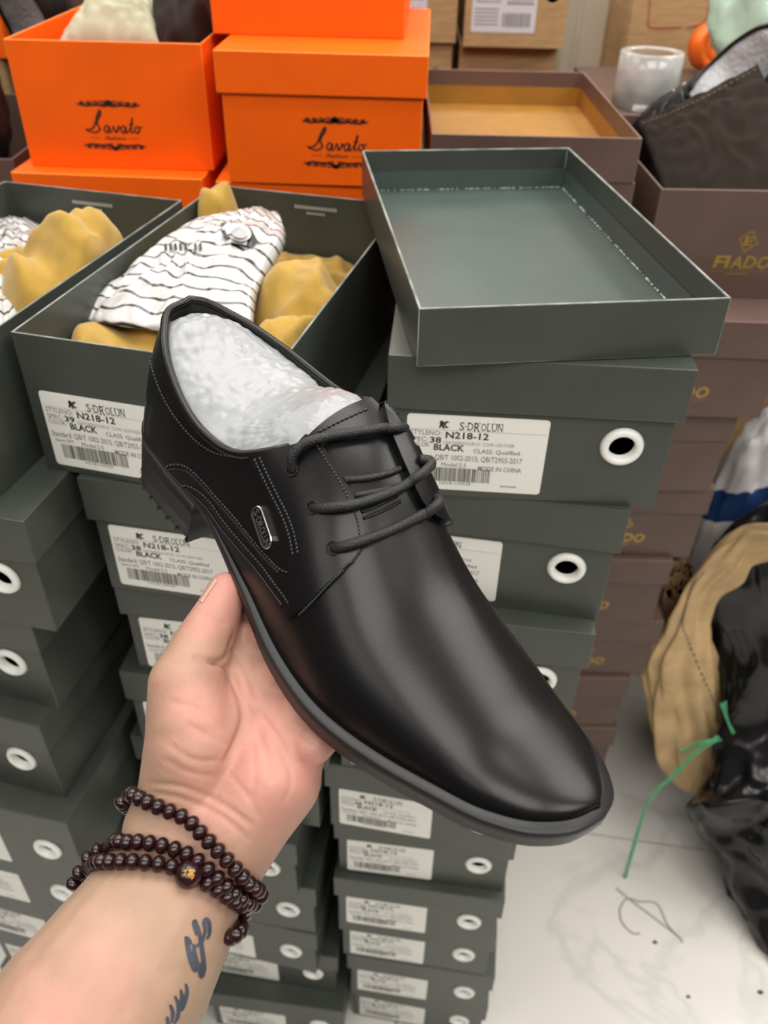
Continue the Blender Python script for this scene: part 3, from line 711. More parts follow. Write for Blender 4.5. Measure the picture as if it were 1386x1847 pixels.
def capsule(bm, a, b, ra, rb):
    a, b = Vector(a), Vector(b); d = b - a; L_ = d.length; t = d.normalized(); u = t.orthogonal().normalized(); v_ = t.cross(u); rings = []
    prof = [(-ra * math.cos(q), ra * math.sin(q)) for q in [math.pi / 2 * k / 6 for k in range(1, 7)]] + [(L_ * k / 5, ra + (rb - ra) * k / 5) for k in range(1, 5)] + [(L_ + rb * math.sin(q), rb * math.cos(q)) for q in [math.pi / 2 * k / 6 for k in range(0, 6)]]
    for s, r in prof: rings.append([bm.verts.new(a + t * s + (u * math.cos(q) + v_ * math.sin(q)) * r) for q in [2 * math.pi * k / 20 for k in range(20)]])
    for A, B in zip(rings, rings[1:]):
        for k in range(20): bm.faces.new((A[k], A[(k + 1) % 20], B[(k + 1) % 20], B[k]))
    c0, c1 = bm.verts.new(a - t * ra), bm.verts.new(b + t * rb)
    for k in range(20): bm.faces.new((rings[0][(k + 1) % 20], rings[0][k], c0)); bm.faces.new((rings[-1][k], rings[-1][(k + 1) % 20], c1))
def chain(pts):
    P = [(atd(u, v, d), r) for u, v, d, r in pts]
    for (a, ra), (b, rb) in zip(P, P[1:]): capsule(bm, a, b, ra, rb)
def lchain(pts):
    P = [(SHM @ Vector(p), r) for p, r in pts]
    for (a, ra), (b, rb) in zip(P, P[1:]): capsule(bm, a, b, ra, rb)
HAND = [
 [(-300, 2650, .270, .0470), (-130, 2320, .284, .0440), (40, 2040, .300, .0410), (150, 1850, .315, .0375), (215, 1745, .328, .0335), (275, 1640, .342, .0292), (318, 1560, .350, .0248)],
 [(130, 1905, .312, .0375), (235, 1765, .326, .0325), (300, 1655, .340, .0290), (345, 1580, .350, .0245)],
 [(318, 1560, .350, .0245), (318, 1500, .354, .0225), (335, 1430, .356, .0200), (350, 1340, .352, .0205), (338, 1245, .354, .0165)],
 [(345, 1580, .350, .0245), (395, 1530, .352, .0225), (450, 1460, .352, .0205), (495, 1405, .352, .0200), (525, 1340, .356, .0160)],
 [(330, 1540, .352, .0240), (400, 1450, .358, .0210), (430, 1340, .364, .0190), (440, 1250, .372, .0165), (470, 1205, .378, .0130)],
 [(440, 1250, .372, .0165), (447, 1175, .383, .0140), (452, 1112, .390, .0115)],
 [(393, 1120, .373, .0090), (425, 1180, .378, .0110), (440, 1240, .374, .0150)],
 [(400, 1450, .358, .0200), (470, 1350, .362, .0185), (510, 1270, .372, .0140)],
 [(350, 1330, .353, .0195), (430, 1290, .366, .0175), (490, 1290, .368, .0160), (525, 1340, .358, .0155)],
 [(345, 1300, .352, .0190), (338, 1235, .354, .0165), (362, 1170, .362, .0132), (393, 1108, .369, .0108), (408, 1066, .3735, .0088)],
]
for c in HAND: chain(c)
def soleb(x): zs = hermite(ZSX, ZS, x); return zs - wt(x)
for x0, yb, y1, r in ((.128, -.020, .034, .0082), (.147, -.024, .038, .0085), (.166, -.028, .036, .0082), (.183, -.034, .026, .0072)):
    z = lambda x: soleb(x) - r + .0006
    lchain([((x0 + .004, yb - .012, z(x0) - .006), r * 1.15), ((x0, yb + .008, z(x0) - .002), r * 1.05), ((x0 - .002, (yb + y1) / 2 + .006, z(x0)), r), ((x0 - .004, y1, z(x0) + .0005), r * .85)])
arm_o = obj('body', bm, SKIN)
md = arm_o.modifiers.new('r', 'REMESH'); md.mode = 'VOXEL'; md.voxel_size = .0014; md.use_smooth_shade = True
md = arm_o.modifiers.new('s', 'SMOOTH'); md.factor = .5; md.iterations = 14
bake(arm_o)
me = arm_o.data
me.polygons.foreach_set('use_smooth', [True] * len(me.polygons))
def tree_of(me): return BVHTree.FromPolygons([v.co for v in me.vertices], [list(p.vertices) for p in me.polygons])
AT = tree_of(me)
def ahit(u, v, d=.352):
    r = AT.ray_cast(CAM, ray(u, v).normalized())
    if r[0] is None or (r[0] - CAM).length > .6: return atd(u, v, d), -ray(u, v).normalized(), False
    return r[0], r[1], True
# palm and wrist creases pressed into the surface
CREASE = [([(425, 1130), (410, 1180), (395, 1195), (372, 1190), (345, 1182)], .0011, .0012), ([(372, 1190), (405, 1200), (425, 1235), (440, 1290), (425, 1340), (400, 1385)], .0013, .0016),
          ([(425, 1240), (470, 1290), (500, 1330), (520, 1375)], .0008, .0012), ([(455, 1300), (480, 1360), (490, 1420)], .0005, .0011), ([(262, 1412), (330, 1420), (400, 1450), (462, 1495)], .0006, .0010),
          ([(262, 1428), (325, 1440), (395, 1470), (455, 1520)], .0005, .0010), ([(330, 1300), (380, 1330), (420, 1345)], .0004, .0010), ([(300, 1340), (350, 1370), (400, 1372)], .0004, .0010), ([(362, 1110), (385, 1118), (410, 1130)], .0005, .0009), ([(500, 1290), (545, 1330), (570, 1345)], .0005, .0010),
          ([(410, 1165), (430, 1185), (452, 1230), (470, 1275)], .0005, .0009), ([(300, 1265), (345, 1275), (390, 1300)], .0003, .0009), ([(290, 1365), (340, 1392), (395, 1402)], .0004, .0009), ([(345, 1215), (390, 1235), (425, 1270)], .0003, .0009), ([(515, 1360), (525, 1410), (510, 1455)], .0004, .0009), ([(455, 1340), (460, 1400), (450, 1450)], .0004, .0010), ([(410, 1390), (450, 1440), (470, 1480)], .0004, .0009)]
from mathutils.kdtree import KDTree
disp = {}
for px, dep, wd in CREASE:
    P = [ahit(a, b)[0] for a, b in curve2d(px, 60)]; kd = KDTree(len(P))
    for i, p in enumerate(P): kd.insert(p, i)
    kd.balance()
    for v in me.vertices:
        q = kd.find(v.co)
        if q[2] < wd * 3:
            f = min(1, q[1] / 8, (59 - q[1]) / 8); disp[v.index] = disp.get(v.index, 0) + 1.5 * dep * f * math.exp(-(q[2] / wd) ** 2)
nrm = [v.normal.copy() for v in me.vertices]
for i, d in disp.items(): me.vertices[i].co -= nrm[i] * d
# tone: pinker palm and fingertips; wrist and forearm colour darkened to offset stronger light
tone = me.color_attributes.new('tone', 'FLOAT_COLOR', 'POINT')
PINK = [(atd(500, 1370, .335), .045, .9), (atd(400, 1250, .34), .03, .7), (atd(395, 1080, .36), .022, 1.0), (atd(340, 1300, .335), .026, .62), (atd(90, 1800, .28), .035, .45), (atd(200, 1790, .29), .02, .4), (SHM @ Vector((.15, .03, -.01)), .05, .8)]
base_c = Vector((.335, .228, .155)); pink_c = Vector((.62, .285, .235)); pale = Vector((.63, .40, .26))
for v in me.vertices:
    k = 0
    for c, r, a in PINK: k = max(k, a * math.exp(-((v.co - c).length / r) ** 2))
    k = min(1, k * (1 + .5 * noise.noise(v.co * 60)))
    c = base_c.lerp(pink_c, k); tone.data[v.index].color = (c.x, c.y, c.z, 1)
AT = tree_of(me)
person = empty('person', atd(318, 1560, .350), 0, 'bare left hand and forearm with beaded bracelet and script tattoo, holding up the shoe', 'person')
person.location.z = SHM.translation.z - .15
arm_o.parent = person; arm_o.matrix_parent_inverse = Matrix.Translation(-person.location)
def child_world(o, par): o.parent = par; o.matrix_parent_inverse = Matrix.Translation(-par.location); return o
# thumbnail seen edge-on
V, Fc = [], []
for i in range(9):
    for j in range(7):
        a, b = 374 + 5 * j / 6 + (i - 4) * -3.4, 1062 + (i - 4) * 5.0 + j * 1.0
        p, n, ok = ahit(a, b, .371); V.append(p + n * (.0003 + .0004 * math.sin(math.pi * j / 6)))
for i in range(8):
    for j in range(6): a = i * 7 + j; Fc.append((a, a + 1, a + 8, a + 7))
nail = child_world(pyobj('fingernail', V, Fc, mat('nail', (.52, .31, .24), .3, .5)), person)
# tattoo: script strokes lying on the skin
INKT = mat('tattoo_ink', (.055, .062, .085), .6, .3, noise_amt=.25, noise_scale=120)
def tattoo(strokes, sc=3.3, oy=1360, ox=0):
    bm = bmesh.new()
    for px, w0 in strokes:
        c = curve2d([(ox + a / sc, oy + b / sc) for a, b in px], 40); prev = None
        for i, (a, b) in enumerate(c):
            a2, b2 = c[min(i + 1, 39)]; a1, b1 = c[max(i - 1, 0)]; t = Vector((a2 - a1, b2 - b1)); t = t.normalized() if t.length else Vector((1, 0)); n_ = Vector((-t.y, t.x)) * w0 * 1.12 / sc * (.55 + .45 * math.sin(math.pi * i / 39))
            row = []
            for k in (-1, 0, 1):
                p, nn, ok = ahit(a + n_.x * k, b + n_.y * k, .34); row.append(bm.verts.new(p + nn * .00025))
            if prev:
                for k in (0, 1): bm.faces.new((prev[k], prev[k + 1], row[k + 1], row[k]))
            prev = row
    bmesh.ops.recalc_face_normals(bm, faces=bm.faces)
    return child_world(obj('tattoo', bm, INKT, None, True), person)
tattoo([([(1105, 1085), (1118, 1150), (1135, 1220), (1160, 1285), (1178, 1262)], 15), ([(1110, 1090), (1125, 1105), (1140, 1135)], 9), ([(1150, 1130), (1158, 1190), (1172, 1240), (1190, 1262)], 12),
        ([(1160, 985), (1180, 1040), (1195, 1120), (1208, 1215), (1212, 1280), (1197, 1325), (1190, 1290), (1205, 1230)], 13), ([(1160, 985), (1152, 1010), (1168, 1080)], 9),
        ([(1150, 1160), (1185, 1130), (1215, 1105)], 8), ([(1205, 1110), (1220, 1050), (1214, 1005), (1228, 985), (1244, 1010), (1245, 1070), (1230, 1102)], 12)])
tattoo([([(1105, 1368), (1112, 1410), (1100, 1470), (1078, 1520), (1062, 1500)], 12), ([(1075, 1400), (1082, 1450), (1070, 1510)], 11), ([(1040, 1440), (1060, 1490), (1058, 1560), (1035, 1605)], 11), ([(1012, 1490), (1028, 1540), (1020, 1600)], 11), ([(995, 1560), (1002, 1640)], 10)])
# ------------------------------------------------------------------ bracelet of beads, three turns
brace = empty('bead_bracelet', person.location.copy(), 0, 'three-turn bracelet of dark red wooden beads on the wrist', 'bracelet')
BR = .00335
bmb = bmesh.new(); bmesh.ops.create_uvsphere(bmb, u_segments=14, v_segments=9, radius=1)
for v in bmb.verts: v.co = Vector((v.co.x * BR, v.co.y * BR, v.co.z * BR * .80))
bead_me = bpy.data.meshes.new('bead'); bmb.to_mesh(bead_me); bmb.free(); bead_me.materials.append(BEAD); bead_me.polygons.foreach_set('use_smooth', [True] * len(bead_me.polygons))
CP = lambda l: [(100 + a / 2.18, 1000 + b / 2.18) for a, b in l]
ST1 = CP([(262, 975), (280, 948), (340, 950), (412, 980), (498, 1025), (577, 1088), (645, 1155), (710, 1228), (748, 1275), (790, 1310), (812, 1345)])
ST2 = CP([(128, 1195), (155, 1170), (220, 1150), (312, 1145), (362, 1138), (466, 1162), (562, 1200), (632, 1260), (700, 1322), (740, 1350), (790, 1378)])
ST3 = CP([(72, 1295), (85, 1262), (128, 1232), (228, 1232), (330, 1228), (437, 1235), (515, 1272), (585, 1305), (668, 1342), (735, 1378), (735, 1440), (690, 1478), (665, 1500)])
def strand(px, skip=None, lift=1.0, back_d=.380):
    pts = []
    for a, b in curve2d(px, 120):
        p, n, ok = ahit(a, b, .350); pts.append(p + n * BR * lift if ok else p)
    for _ in range(6): pts = [pts[0]] + [(pts[i - 1] + pts[i] + pts[i + 1]) / 3 for i in range(1, len(pts) - 1)] + [pts[-1]]
    a, b = pts[0], pts[-1]; mid = (a + b) / 2; vd = ray(330, 1560).normalized(); hw = (b - a) / 2; depth = .030
    arc = []
    for k in range(1, 40):
        q = math.pi * k / 40; arc.append(mid + hw * math.cos(q) + vd * (depth * math.sin(q)))
    path = pts + arc + [a]
    L_ = [0]
    for p, q in zip(path, path[1:]): L_.append(L_[-1] + (q - p).length)
    n = int(L_[-1] / (BR * 1.50)); j = 0
    for k in range(n):
        s = L_[-1] * k / n
        while L_[j + 1] < s: j += 1
        f = (s - L_[j]) / max(L_[j + 1] - L_[j], 1e-9); p = path[j].lerp(path[j + 1], f); t = (path[j + 1] - path[j]).normalized()
        if skip is not None and (p - skip).length < .0068: continue
        o = bpy.data.objects.new('bead', bead_me); COL.objects.link(o); o.parent = brace
        o.matrix_local = Matrix.Translation(p - brace.location) @ t.to_track_quat('Z', 'Y').to_matrix().to_4x4()
bp_, bn_, _ = ahit(336, 1586); big = bp_ + bn_ * .0042
strand(ST1); strand(ST2, lift=1.15); strand(ST3, skip=big, lift=1.1)
o = ico('guru_bead', big - brace.location, (.0055, .0055, .0052), BEAD, brace, 3)
# gold character cut into the large bead
bm = bmesh.new()
for st_ in ([(-9, 5), (-4, 8), (-7, 1), (-12, -4)], [(-7, 2), (-7, -9)], [(-1, 6), (8, 7), (7, 3), (0, 2)], [(0, 2), (0, -1), (8, 0), (7, -6), (4, -6)], [(2, 9), (2, -3), (-1, -9)], [(5, 9), (5, -9)]):
    c = smooth_path([Vector((a, b, 0)) for a, b in st_], 10); tr = []
    for p in c:
        d = (CAM - big).normalized(); pp = CR * (p.x * .00022) + CU * (p.y * .00022); rr = .0056; pp = pp + d * math.sqrt(max(rr * rr - pp.length_squared, 0)); tr.append(pp)
    tube(bm, tr, .0002, 5)
g_ = obj('character', bm, mat('gold_paint', (.75, .38, .04), .4), o)
# ------------------------------------------------------------------ things in the open boxes
def fold(x, y, s, seed):
    q = Vector((x * s, y * s, seed)); a = noise.noise(q * .6) * 2.2
    return 1 - abs(noise.noise(Vector((x * s * 1.3 + a, y * s * .7 - a, seed + 4))) * 2)
def heap(name, boxt, W, D, blobs, base, seed, m, label, cat, inset=.004, folds=.006, fs=22, group=None):
    """cloth heaped in a box: a closed height-field; blobs=(x, y, r, height) in the box's own frame"""
    nx, ny = 70, 110; V, Fc = [], []
    for j in range(ny):
        for i in range(nx):
            x = -W / 2 + inset + (W - 2 * inset) * i / (nx - 1); y = inset + (D - 2 * inset) * j / (ny - 1)
            z = base
            for bx_, by_, r, h in blobs:
                rr = r if isinstance(r, tuple) else (r, r)
                d2 = ((x - bx_) / rr[0]) ** 2 + ((y - by_) / rr[1]) ** 2
                if d2 < 1: z = max(z, base + (h - base) * (1 - d2) ** .5) if h > base else z
                z += max(0, (h - base)) * .12 * math.exp(-d2 * .8)
            z += folds * fold(x, y, fs, seed) - folds * .5
            z += .004 * noise.noise(Vector((x * 25, y * 25, seed))) + .35 * folds * (fold(x * .7 + y * .5, y * .6, 42, seed + 7) - .5)
            V.append(Vector((x, y, max(z, .012))))
    N = len(V)
    for j in range(ny - 1):
        for i in range(nx - 1): a = j * nx + i; Fc.append((a, a + 1, a + nx + 1, a + nx))
    ring = [i for i in range(nx)] + [j * nx + nx - 1 for j in range(1, ny)] + [(ny - 1) * nx + i for i in range(nx - 2, -1, -1)] + [j * nx for j in range(ny - 2, 0, -1)]
    b0 = len(V)
    for i in ring: V.append(Vector((V[i].x, V[i].y, .0045)))
    m_ = len(ring)
    for k in range(m_): Fc.append((ring[(k + 1) % m_], ring[k], b0 + k, b0 + (k + 1) % m_))
    Fc.append(tuple(range(b0 + m_ - 1, b0 - 1, -1)))
    me = bpy.data.meshes.new(name); me.from_pydata([tuple(v) for v in V], [], Fc); me.update()
    o = link(name, me, m, None, True)
    for _ in range(1):
        md = o.modifiers.new('s', 'SMOOTH'); md.factor = .5; md.iterations = 3; bake(o); o.data.polygons.foreach_set('use_smooth', [True] * len(o.data.polygons))
    bpy.context.view_layer.update(); o.matrix_world = boxt.matrix_world.copy()
    return tag(o, label, cat, group)
bpy.context.view_layer.update()
B1, A1 = BOXES['B', 0], BOXES['A', 0]
def loc_of(bt, u, v, zl):
    p = atz(u, v, bt.location.z + zl); return bt.matrix_world.inverted() @ p
def blob(bt, u, v, zl, r, dz=0): p = loc_of(bt, u, v, zl); return (p.x, p.y, r, zl + dz)
G2 = 'mustard cloth dust bags'
heap('dust_bag', B1, GW, GD, [blob(B1, 545, 500, .092, (.042, .045)), blob(B1, 600, 540, .085, .03), blob(B1, 515, 585, .085, (.036, .04)), blob(B1, 388, 365, .100, (.026, .03), .008), blob(B1, 180, 600, .072, (.05, .05)), blob(B1, 310, 470, .07, (.05, .08))],
     .045, 3.1, YCLOTH, 'crumpled mustard cloth dust bag under the striped bag in the middle open box', 'dust bag', folds=.015, fs=15, group=G2)
heap('dust_bag', A1, GW, GD, [blob(A1, 110, 470, .100, (.05, .055), .006), blob(A1, 165, 430, .105, (.03, .035), .008), blob(A1, 40, 460, .09, (.04, .045)), blob(A1, 120, 545, .07, (.04, .05))],
     .04, 8.7, YCLOTH, 'crumpled mustard cloth dust bag in the leftmost open box', 'dust bag', folds=.016, fs=15, group=G2)
p = BOXES['A', 1].matrix_world @ Vector((.050, .036, GH - .060))
o = ico('dust_bag', p, (.024, .024, .024), YCLOTH, None, 3, lambda d: .12 * noise.noise(d * 2.5)); tag(o, 'mustard cloth seen through the ring hole of the leftmost stack', 'dust bag', G2)
# striped plastic bags
def stripe_mat():
    m = bpy.data.materials.new('striped_film'); m.use_nodes = True; nt = m.node_tree; b = nt.nodes['Principled BSDF']
    uv = nt.nodes.new('ShaderNodeUVMap'); uv.uv_map = 'uv'; mp = nt.nodes.new('ShaderNodeMapping'); mp.inputs['Scale'].default_value = (1.0, 1.0, 1); nt.links.new(uv.outputs[0], mp.inputs[0])
    wv = nt.nodes.new('ShaderNodeTexWave'); wv.bands_direction = 'Y'; wv.inputs['Scale'].default_value = 4.4; wv.inputs['Distortion'].default_value = 3.2; wv.inputs['Detail'].default_value = 1.5; wv.inputs['Detail Scale'].default_value = .9
    nt.links.new(mp.outputs[0], wv.inputs['Vector']); r = nt.nodes.new('ShaderNodeValToRGB'); e = r.color_ramp.elements
    e[0].position = .03; e[0].color = (.012, .012, .014, 1); e[1].position = .13; e[1].color = (.50, .49, .485, 1); nt.links.new(wv.outputs['Fac'], r.inputs[0]); nt.links.new(r.outputs[0], b.inputs['Base Color'])
    b.inputs['Roughness'].default_value = .2; b.inputs['Coat Weight'].default_value = .4
    n = nt.nodes.new('ShaderNodeTexNoise'); n.inputs['Scale'].default_value = 9; n.inputs['Detail'].default_value = 4; nt.links.new(uv.outputs[0], n.inputs['Vector'])
    bp = nt.nodes.new('ShaderNodeBump'); bp.inputs['Strength'].default_value = .35; bp.inputs['Distance'].default_value = .004; nt.links.new(n.outputs['Fac'], bp.inputs['Height']); nt.links.new(bp.outputs[0], b.inputs['Normal']); return m
STRIPE = stripe_mat()
def pillow(name, L_, R_, T_, B_, place, bulge, m, label, cat, group=None, wr=.003, nu=50, nv=60, down=.5, seed=1.0):
    g = coons(L_, R_, T_, B_, nu, nv); V, Fc, UVs = [], [], []
    for s in (1, -1):
        for j in range(nv):
            for i in range(nu):
                u, v = i / (nu - 1), j / (nv - 1); p = place(*g[j][i]); k = (max(0, 1 - abs(2 * u - 1) ** 2.5) * max(0, 1 - abs(2 * v - 1) ** 2.5)) ** .6
                h = bulge * k + wr * k ** .3 * (fold(u, v, 5, seed) - .5 + noise.noise(Vector((u * 9, v * 9, seed))))
                V.append(p + Vector((0, 0, h if s == 1 else -bulge * down * k))); UVs.append((u, v))
    N = nu * nv
    for s in (0, 1):
        for j in range(nv - 1):
            for i in range(nu - 1): a = s * N + j * nu + i; q = (a, a + nu, a + nu + 1, a + 1); Fc.append(q if s == 0 else q[::-1])
    me = bpy.data.meshes.new(name); me.from_pydata([tuple(v) for v in V], [], Fc); me.update(); ul = me.uv_layers.new(name='uv')
    for l in me.loops: ul.data[l.index].uv = UVs[l.vertex_index]
    bm = bmesh.new(); bm.from_mesh(me); bmesh.ops.remove_doubles(bm, verts=bm.verts, dist=5e-5); bmesh.ops.recalc_face_normals(bm, faces=bm.faces); bm.to_mesh(me); bm.free()
    return tag(link(name, me, m, None, True), label, cat, group)
ztop = CAMZ - .237
zb = lambda u, v: ztop - .030 + .030 * max(0, (575 - v) / 190)
sb = pillow('striped_bag', [(340, 410), (290, 445), (210, 512), (142, 574)], [(505, 386), (514, 440), (468, 520), (455, 600)], [(340, 410), (420, 396), (470, 380), (505, 386)], [(142, 574), (200, 586), (320, 600), (455, 600)],
       lambda u, v: atz(u, v, zb(u, v)), .016, STRIPE, 'white plastic bag with black wavy stripes in the middle open box', 'plastic bag', 'striped plastic bags', wr=.0035)
sbt = tree_of(sb.data)
def decal(name, polys, m, par, tree, off=.0006):
    bm = bmesh.new()
    for poly in polys:
        vs_ = []
        for a, b in poly:
            d = ray(a, b).normalized(); r = tree.ray_cast(CAM, d)
            vs_.append(bm.verts.new((r[0] if r[0] is not None else atz(a, b, ztop)) - d * off))
        bm.faces.new(vs_)
    bmesh.ops.triangulate(bm, faces=bm.faces); return obj(name, bm, m, par)
FILMI = mat('film_ink', (.012, .012, .014), .3); FILMW = mat('film_white', (.60, .59, .58), .25)
el = lambda cx_, cy_, rx, ry, a=0, n=22: [(cx_ + rx * math.cos(t) * math.cos(a) - ry * math.sin(t) * math.sin(a), cy_ + rx * math.cos(t) * math.sin(a) + ry * math.sin(t) * math.cos(a)) for t in [2 * math.pi * k / n for k in range(n)]]
decal('logo_print', [[(398, 402), (425, 399), (452, 410), (466, 436), (455, 446), (420, 440), (404, 425)]], FILMI, sb, sbt, .0030)
decal('logo_print', [el(430, 418, 24, 16, .3)], FILMW, sb, sbt, .0040); decal('logo_print', [el(431, 419, 16, 10, .3)], mat('film_grey', (.35, .35, .36), .3), sb, sbt, .0050)
decal('logo_print', [[(296 + k * 9, 441 - k * .2), (300 + k * 9, 438 - k * .2), (302 + k * 9, 450), (297 + k * 9, 452)] for k in range(8)], FILMI, sb, sbt, .0020)
pillow('striped_bag', [(-60, 420), (-70, 480), (-70, 600)], [(84, 410), (70, 470), (62, 560)], [(-60, 420), (20, 398), (84, 410)], [(-70, 600), (0, 600), (62, 560)],
       lambda u, v: atz(u, v, ztop - .034), .016, STRIPE, 'white plastic bag with black stripes in the leftmost open box', 'plastic bag', 'striped plastic bags', wr=.0035, seed=5)
# small silver print inside the back walls of the two open boxes
bm = bmesh.new()
for k in range(14): rect(bm, -.020 + k * .0029, -.0180 + k * .0029, .0915, .0945, 0)
for k in range(7): rect(bm, -.009 + k * .0026, -.0072 + k * .0026, .0870, .0890, 0)
g_sil = bpy.data.meshes.new('maker_print'); bm.to_mesh(g_sil); bm.free(); g_sil.materials.append(SILVERP)
part('maker_print', g_sil, B1, (.008, GD - .0024, 0)); part('maker_print', g_sil, A1, (.0, GD - .0024, 0))
# cream cloth and dark cloth in the open orange box
z0 = CAMZ - .1385
o = pillow('dust_bag', [(196, -20), (150, 30), (105, 75)], [(282, -30), (284, 30), (288, 80)], [(196, -20), (240, -12), (282, -30)], [(105, 75), (200, 80), (288, 80)],
       lambda u, v: aty(u, v, .955 + .0010 * (80 - v)), .030, CREAM, 'cream cloth dust bag sticking out of the open orange box', 'dust bag', wr=.006, down=1.0, seed=2.2)
o = ico('dust_bag', atz(318, 60, z0 - .005) + Vector((.004, .03, 0)), (.030, .06, .055), mat('dark_brown_cloth', (.022, .016, .014), .85, bump=.2), None, 4, lambda d: .15 * noise.noise(d * 3)); tag(o, 'dark brown cloth bag in the open orange box beside the cream cloth', 'dust bag')
# brown non-woven bag standing out of the open brown box
NONW = mat('brown_nonwoven', (.014, .0085, .006), .85, .2, noise_amt=.12, noise_scale=8, bump=.3, bump_scale=900)
nb = pillow('dust_bag', [(1152, 220), (1170, 270), (1205, 372)], [(1368, 116), (1400, 200), (1440, 380)], [(1152, 220), (1250, 178), (1368, 116)], [(1205, 372), (1320, 380), (1440, 380)],
       lambda u, v: aty(u, v, .888 + .00062 * (380 - v)), .012, NONW, 'dark brown fabric bag with stitched hem standing in the open brown box', 'dust bag', wr=.0035, down=1.0, seed=6.1)
nbt = tree_of(nb.data); bm = bmesh.new(); c = curve2d([(1160, 222), (1250, 186), (1364, 125)], 46)
for a, b in zip(c[::2], c[1::2]):
    P = []
    for q in (a, b):
        d = ray(*q).normalized(); r = nbt.ray_cast(CAM, d); P.append((r[0] if r[0] is not None else aty(*q, 1.0)) - d * .0006)
    tube(bm, P, .0005, 5)
obj('hem_stitching', bm, mat('tan_thread', (.16, .10, .05), .7), nb)
# ------------------------------------------------------------------ background behind the stacks
bm = bmesh.new(); box(bm, -.400, .165, .875, 1.19, 0, CAMZ - .3775); bmesh.ops.bevel(bm, geom=list(bm.edges), offset=.003, segments=2, affect='EDGES')
tag(obj('shipping_carton', bm, KRAFT), 'big kraft carton carrying the orange boxes, hidden behind the grey-green stacks', 'carton')
# kraft shoe boxes with a hole and a white label
KW, KH, KD = .152, .115, .30
k_body = tray_mesh('body', KW, KD, KH, [KRAFT, KEDGE], hole=(.052, .070, .0105), flip=False)
bm = bmesh.new(); rect(bm, -.066, .030, .020, .088, -.0004); l_me = bpy.data.meshes.new('label'); bm.to_mesh(l_me); bm.free(); l_me.materials.append(mat('cool_label_paper', (.60, .58, .62), .5))
bm = bmesh.new(); y = -.0008
[rect(bm, -.014 + .005 * k, -.0105 + .005 * k, .069 - .006 * j, .0725 - .006 * j, y) for k in range(8) for j in range(3)]; rect(bm, -.058, -.034, .066, .068, y); ribbon(bm, [(-.060, .062), (-.050, .078), (-.036, .070), (-.024, .060), (-.060, .060)], .0006, y)
rnd = random.Random(2); x = -.020
while x < .022: wd = rnd.choice((.0007, .0014)); rect(bm, x, x + wd, .028, .046, y); x += wd + rnd.choice((.0008, .0013))
for k in range(5): rect(bm, -.062, -.026, .030 + .005 * k, .0312 + .005 * k, y)
lp_me = bpy.data.meshes.new('label_print'); bm.to_mesh(lp_me); bm.free(); lp_me.materials.append(INKG)
def kraft_box(x, y, z, yaw, label, lab=True):
    t = empty('shoe_box', (x, y, z), math.radians(yaw), label, 'shoe box', 'kraft shoe boxes at the back')
    part('body', k_body, t)
    bm = bmesh.new(); box(bm, -KW / 2, KW / 2, 0, KD, KH - .001, KH + .001); obj('lid', bm, KRAFT, t)
    if lab: l = part('label', l_me, t); part('label_print', lp_me, l)
    return t
zk = CAMZ - .222
kraft_box(.181, 1.45, zk, -1, 'kraft shoe box with white barcode label and round hole at the back')
kraft_box(.018, 1.46, zk + .003, 0, 'kraft shoe box just left of the labelled kraft box, mostly behind orange ones')
kraft_box(.178, 1.475, zk - KH - .0015, -1, 'kraft shoe box under the labelled kraft box at the back', False)
kraft_box(.014, 1.468, zk - KH + .0015, 0, 'lower kraft shoe box behind the orange boxes', False)
bm = bmesh.new(); box(bm, -.10, .265, 1.46, 1.80, 0, zk - KH - .0017); tag(obj('shipping_carton', bm, KRAFT), 'kraft carton under the kraft shoe boxes at the back', 'carton')
# pale pillar and a large carton with red marker lines
bm = bmesh.new(); box(bm, .335, .402, 1.76, 2.0, 0, 2.7); bmesh.ops.bevel(bm, geom=list(bm.edges), offset=.006, segments=2, affect='EDGES'); tag(obj('trim_1', bm, mat('cream_paint', (.55, .48, .38), .5)), kind='structure')
bm = bmesh.new(); box(bm, .27, .345, 1.93, 2.1, 0, 2.7); tag(obj('trim_2', bm, mat('grey_marble', (.36, .34, .30), .4, noise_amt=.25, noise_scale=6)), kind='structure')
bm = bmesh.new(); box(bm, .385, 1.05, 1.60, 2.1, 0, 1.40); bmesh.ops.bevel(bm, geom=list(bm.edges), offset=.004, segments=2, affect='EDGES')
ct = tag(obj('shipping_carton', bm, KRAFT), 'tall kraft carton with red pen outlines at the upper right', 'carton')
bm = bmesh.new()
for pl in ([(1176, -60), (1172, 20), (1170, 45), (1185, 49), (1230, 48)], [(1240, 49), (1268, 40), (1280, 15), (1282, -60)], [(1300, -60), (1297, 10), (1310, 45), (1330, 52)]):
    tube(bm, [aty(a, b, 1.5992) for a, b in curve2d(pl, 24)], .0010, 5)
obj('pen_lines', bm, mat('red_pen', (.42, .09, .04), .6), ct)
# clear tape roll
TAPE = mat('clear_film', (.92, .91, .89), .12, .6, trans=.55, coat=.3, col2=(.65, .65, .65), noise_scale=30)
tp = aty(1160, 190, 1.235); tz0 = tp.z
def cyl_shell(bm, R, r, z0, z1, seg=40):
    rings = [[bm.verts.new((a * math.cos(2 * math.pi * k / seg) * (1 + .01 * math.sin(5 * 2 * math.pi * k / seg)), a * math.sin(2 * math.pi * k / seg), z)) for k in range(seg)] for a, z in ((r, z0), (R, z0), (R * 1.01, (z0 + z1) / 2), (R, z1), (R - .002, z1 + .001), (r, z1))]
    for A, B in zip(rings, rings[1:] + rings[:1]):
        for k in range(seg): bm.faces.new((A[k], A[(k + 1) % seg], B[(k + 1) % seg], B[k]))
    bmesh.ops.recalc_face_normals(bm, faces=bm.faces)
t = empty('tape_roll', (tp.x, tp.y, tz0), 0, 'shiny clear packing tape roll behind the mustard-lined lid', 'tape roll')
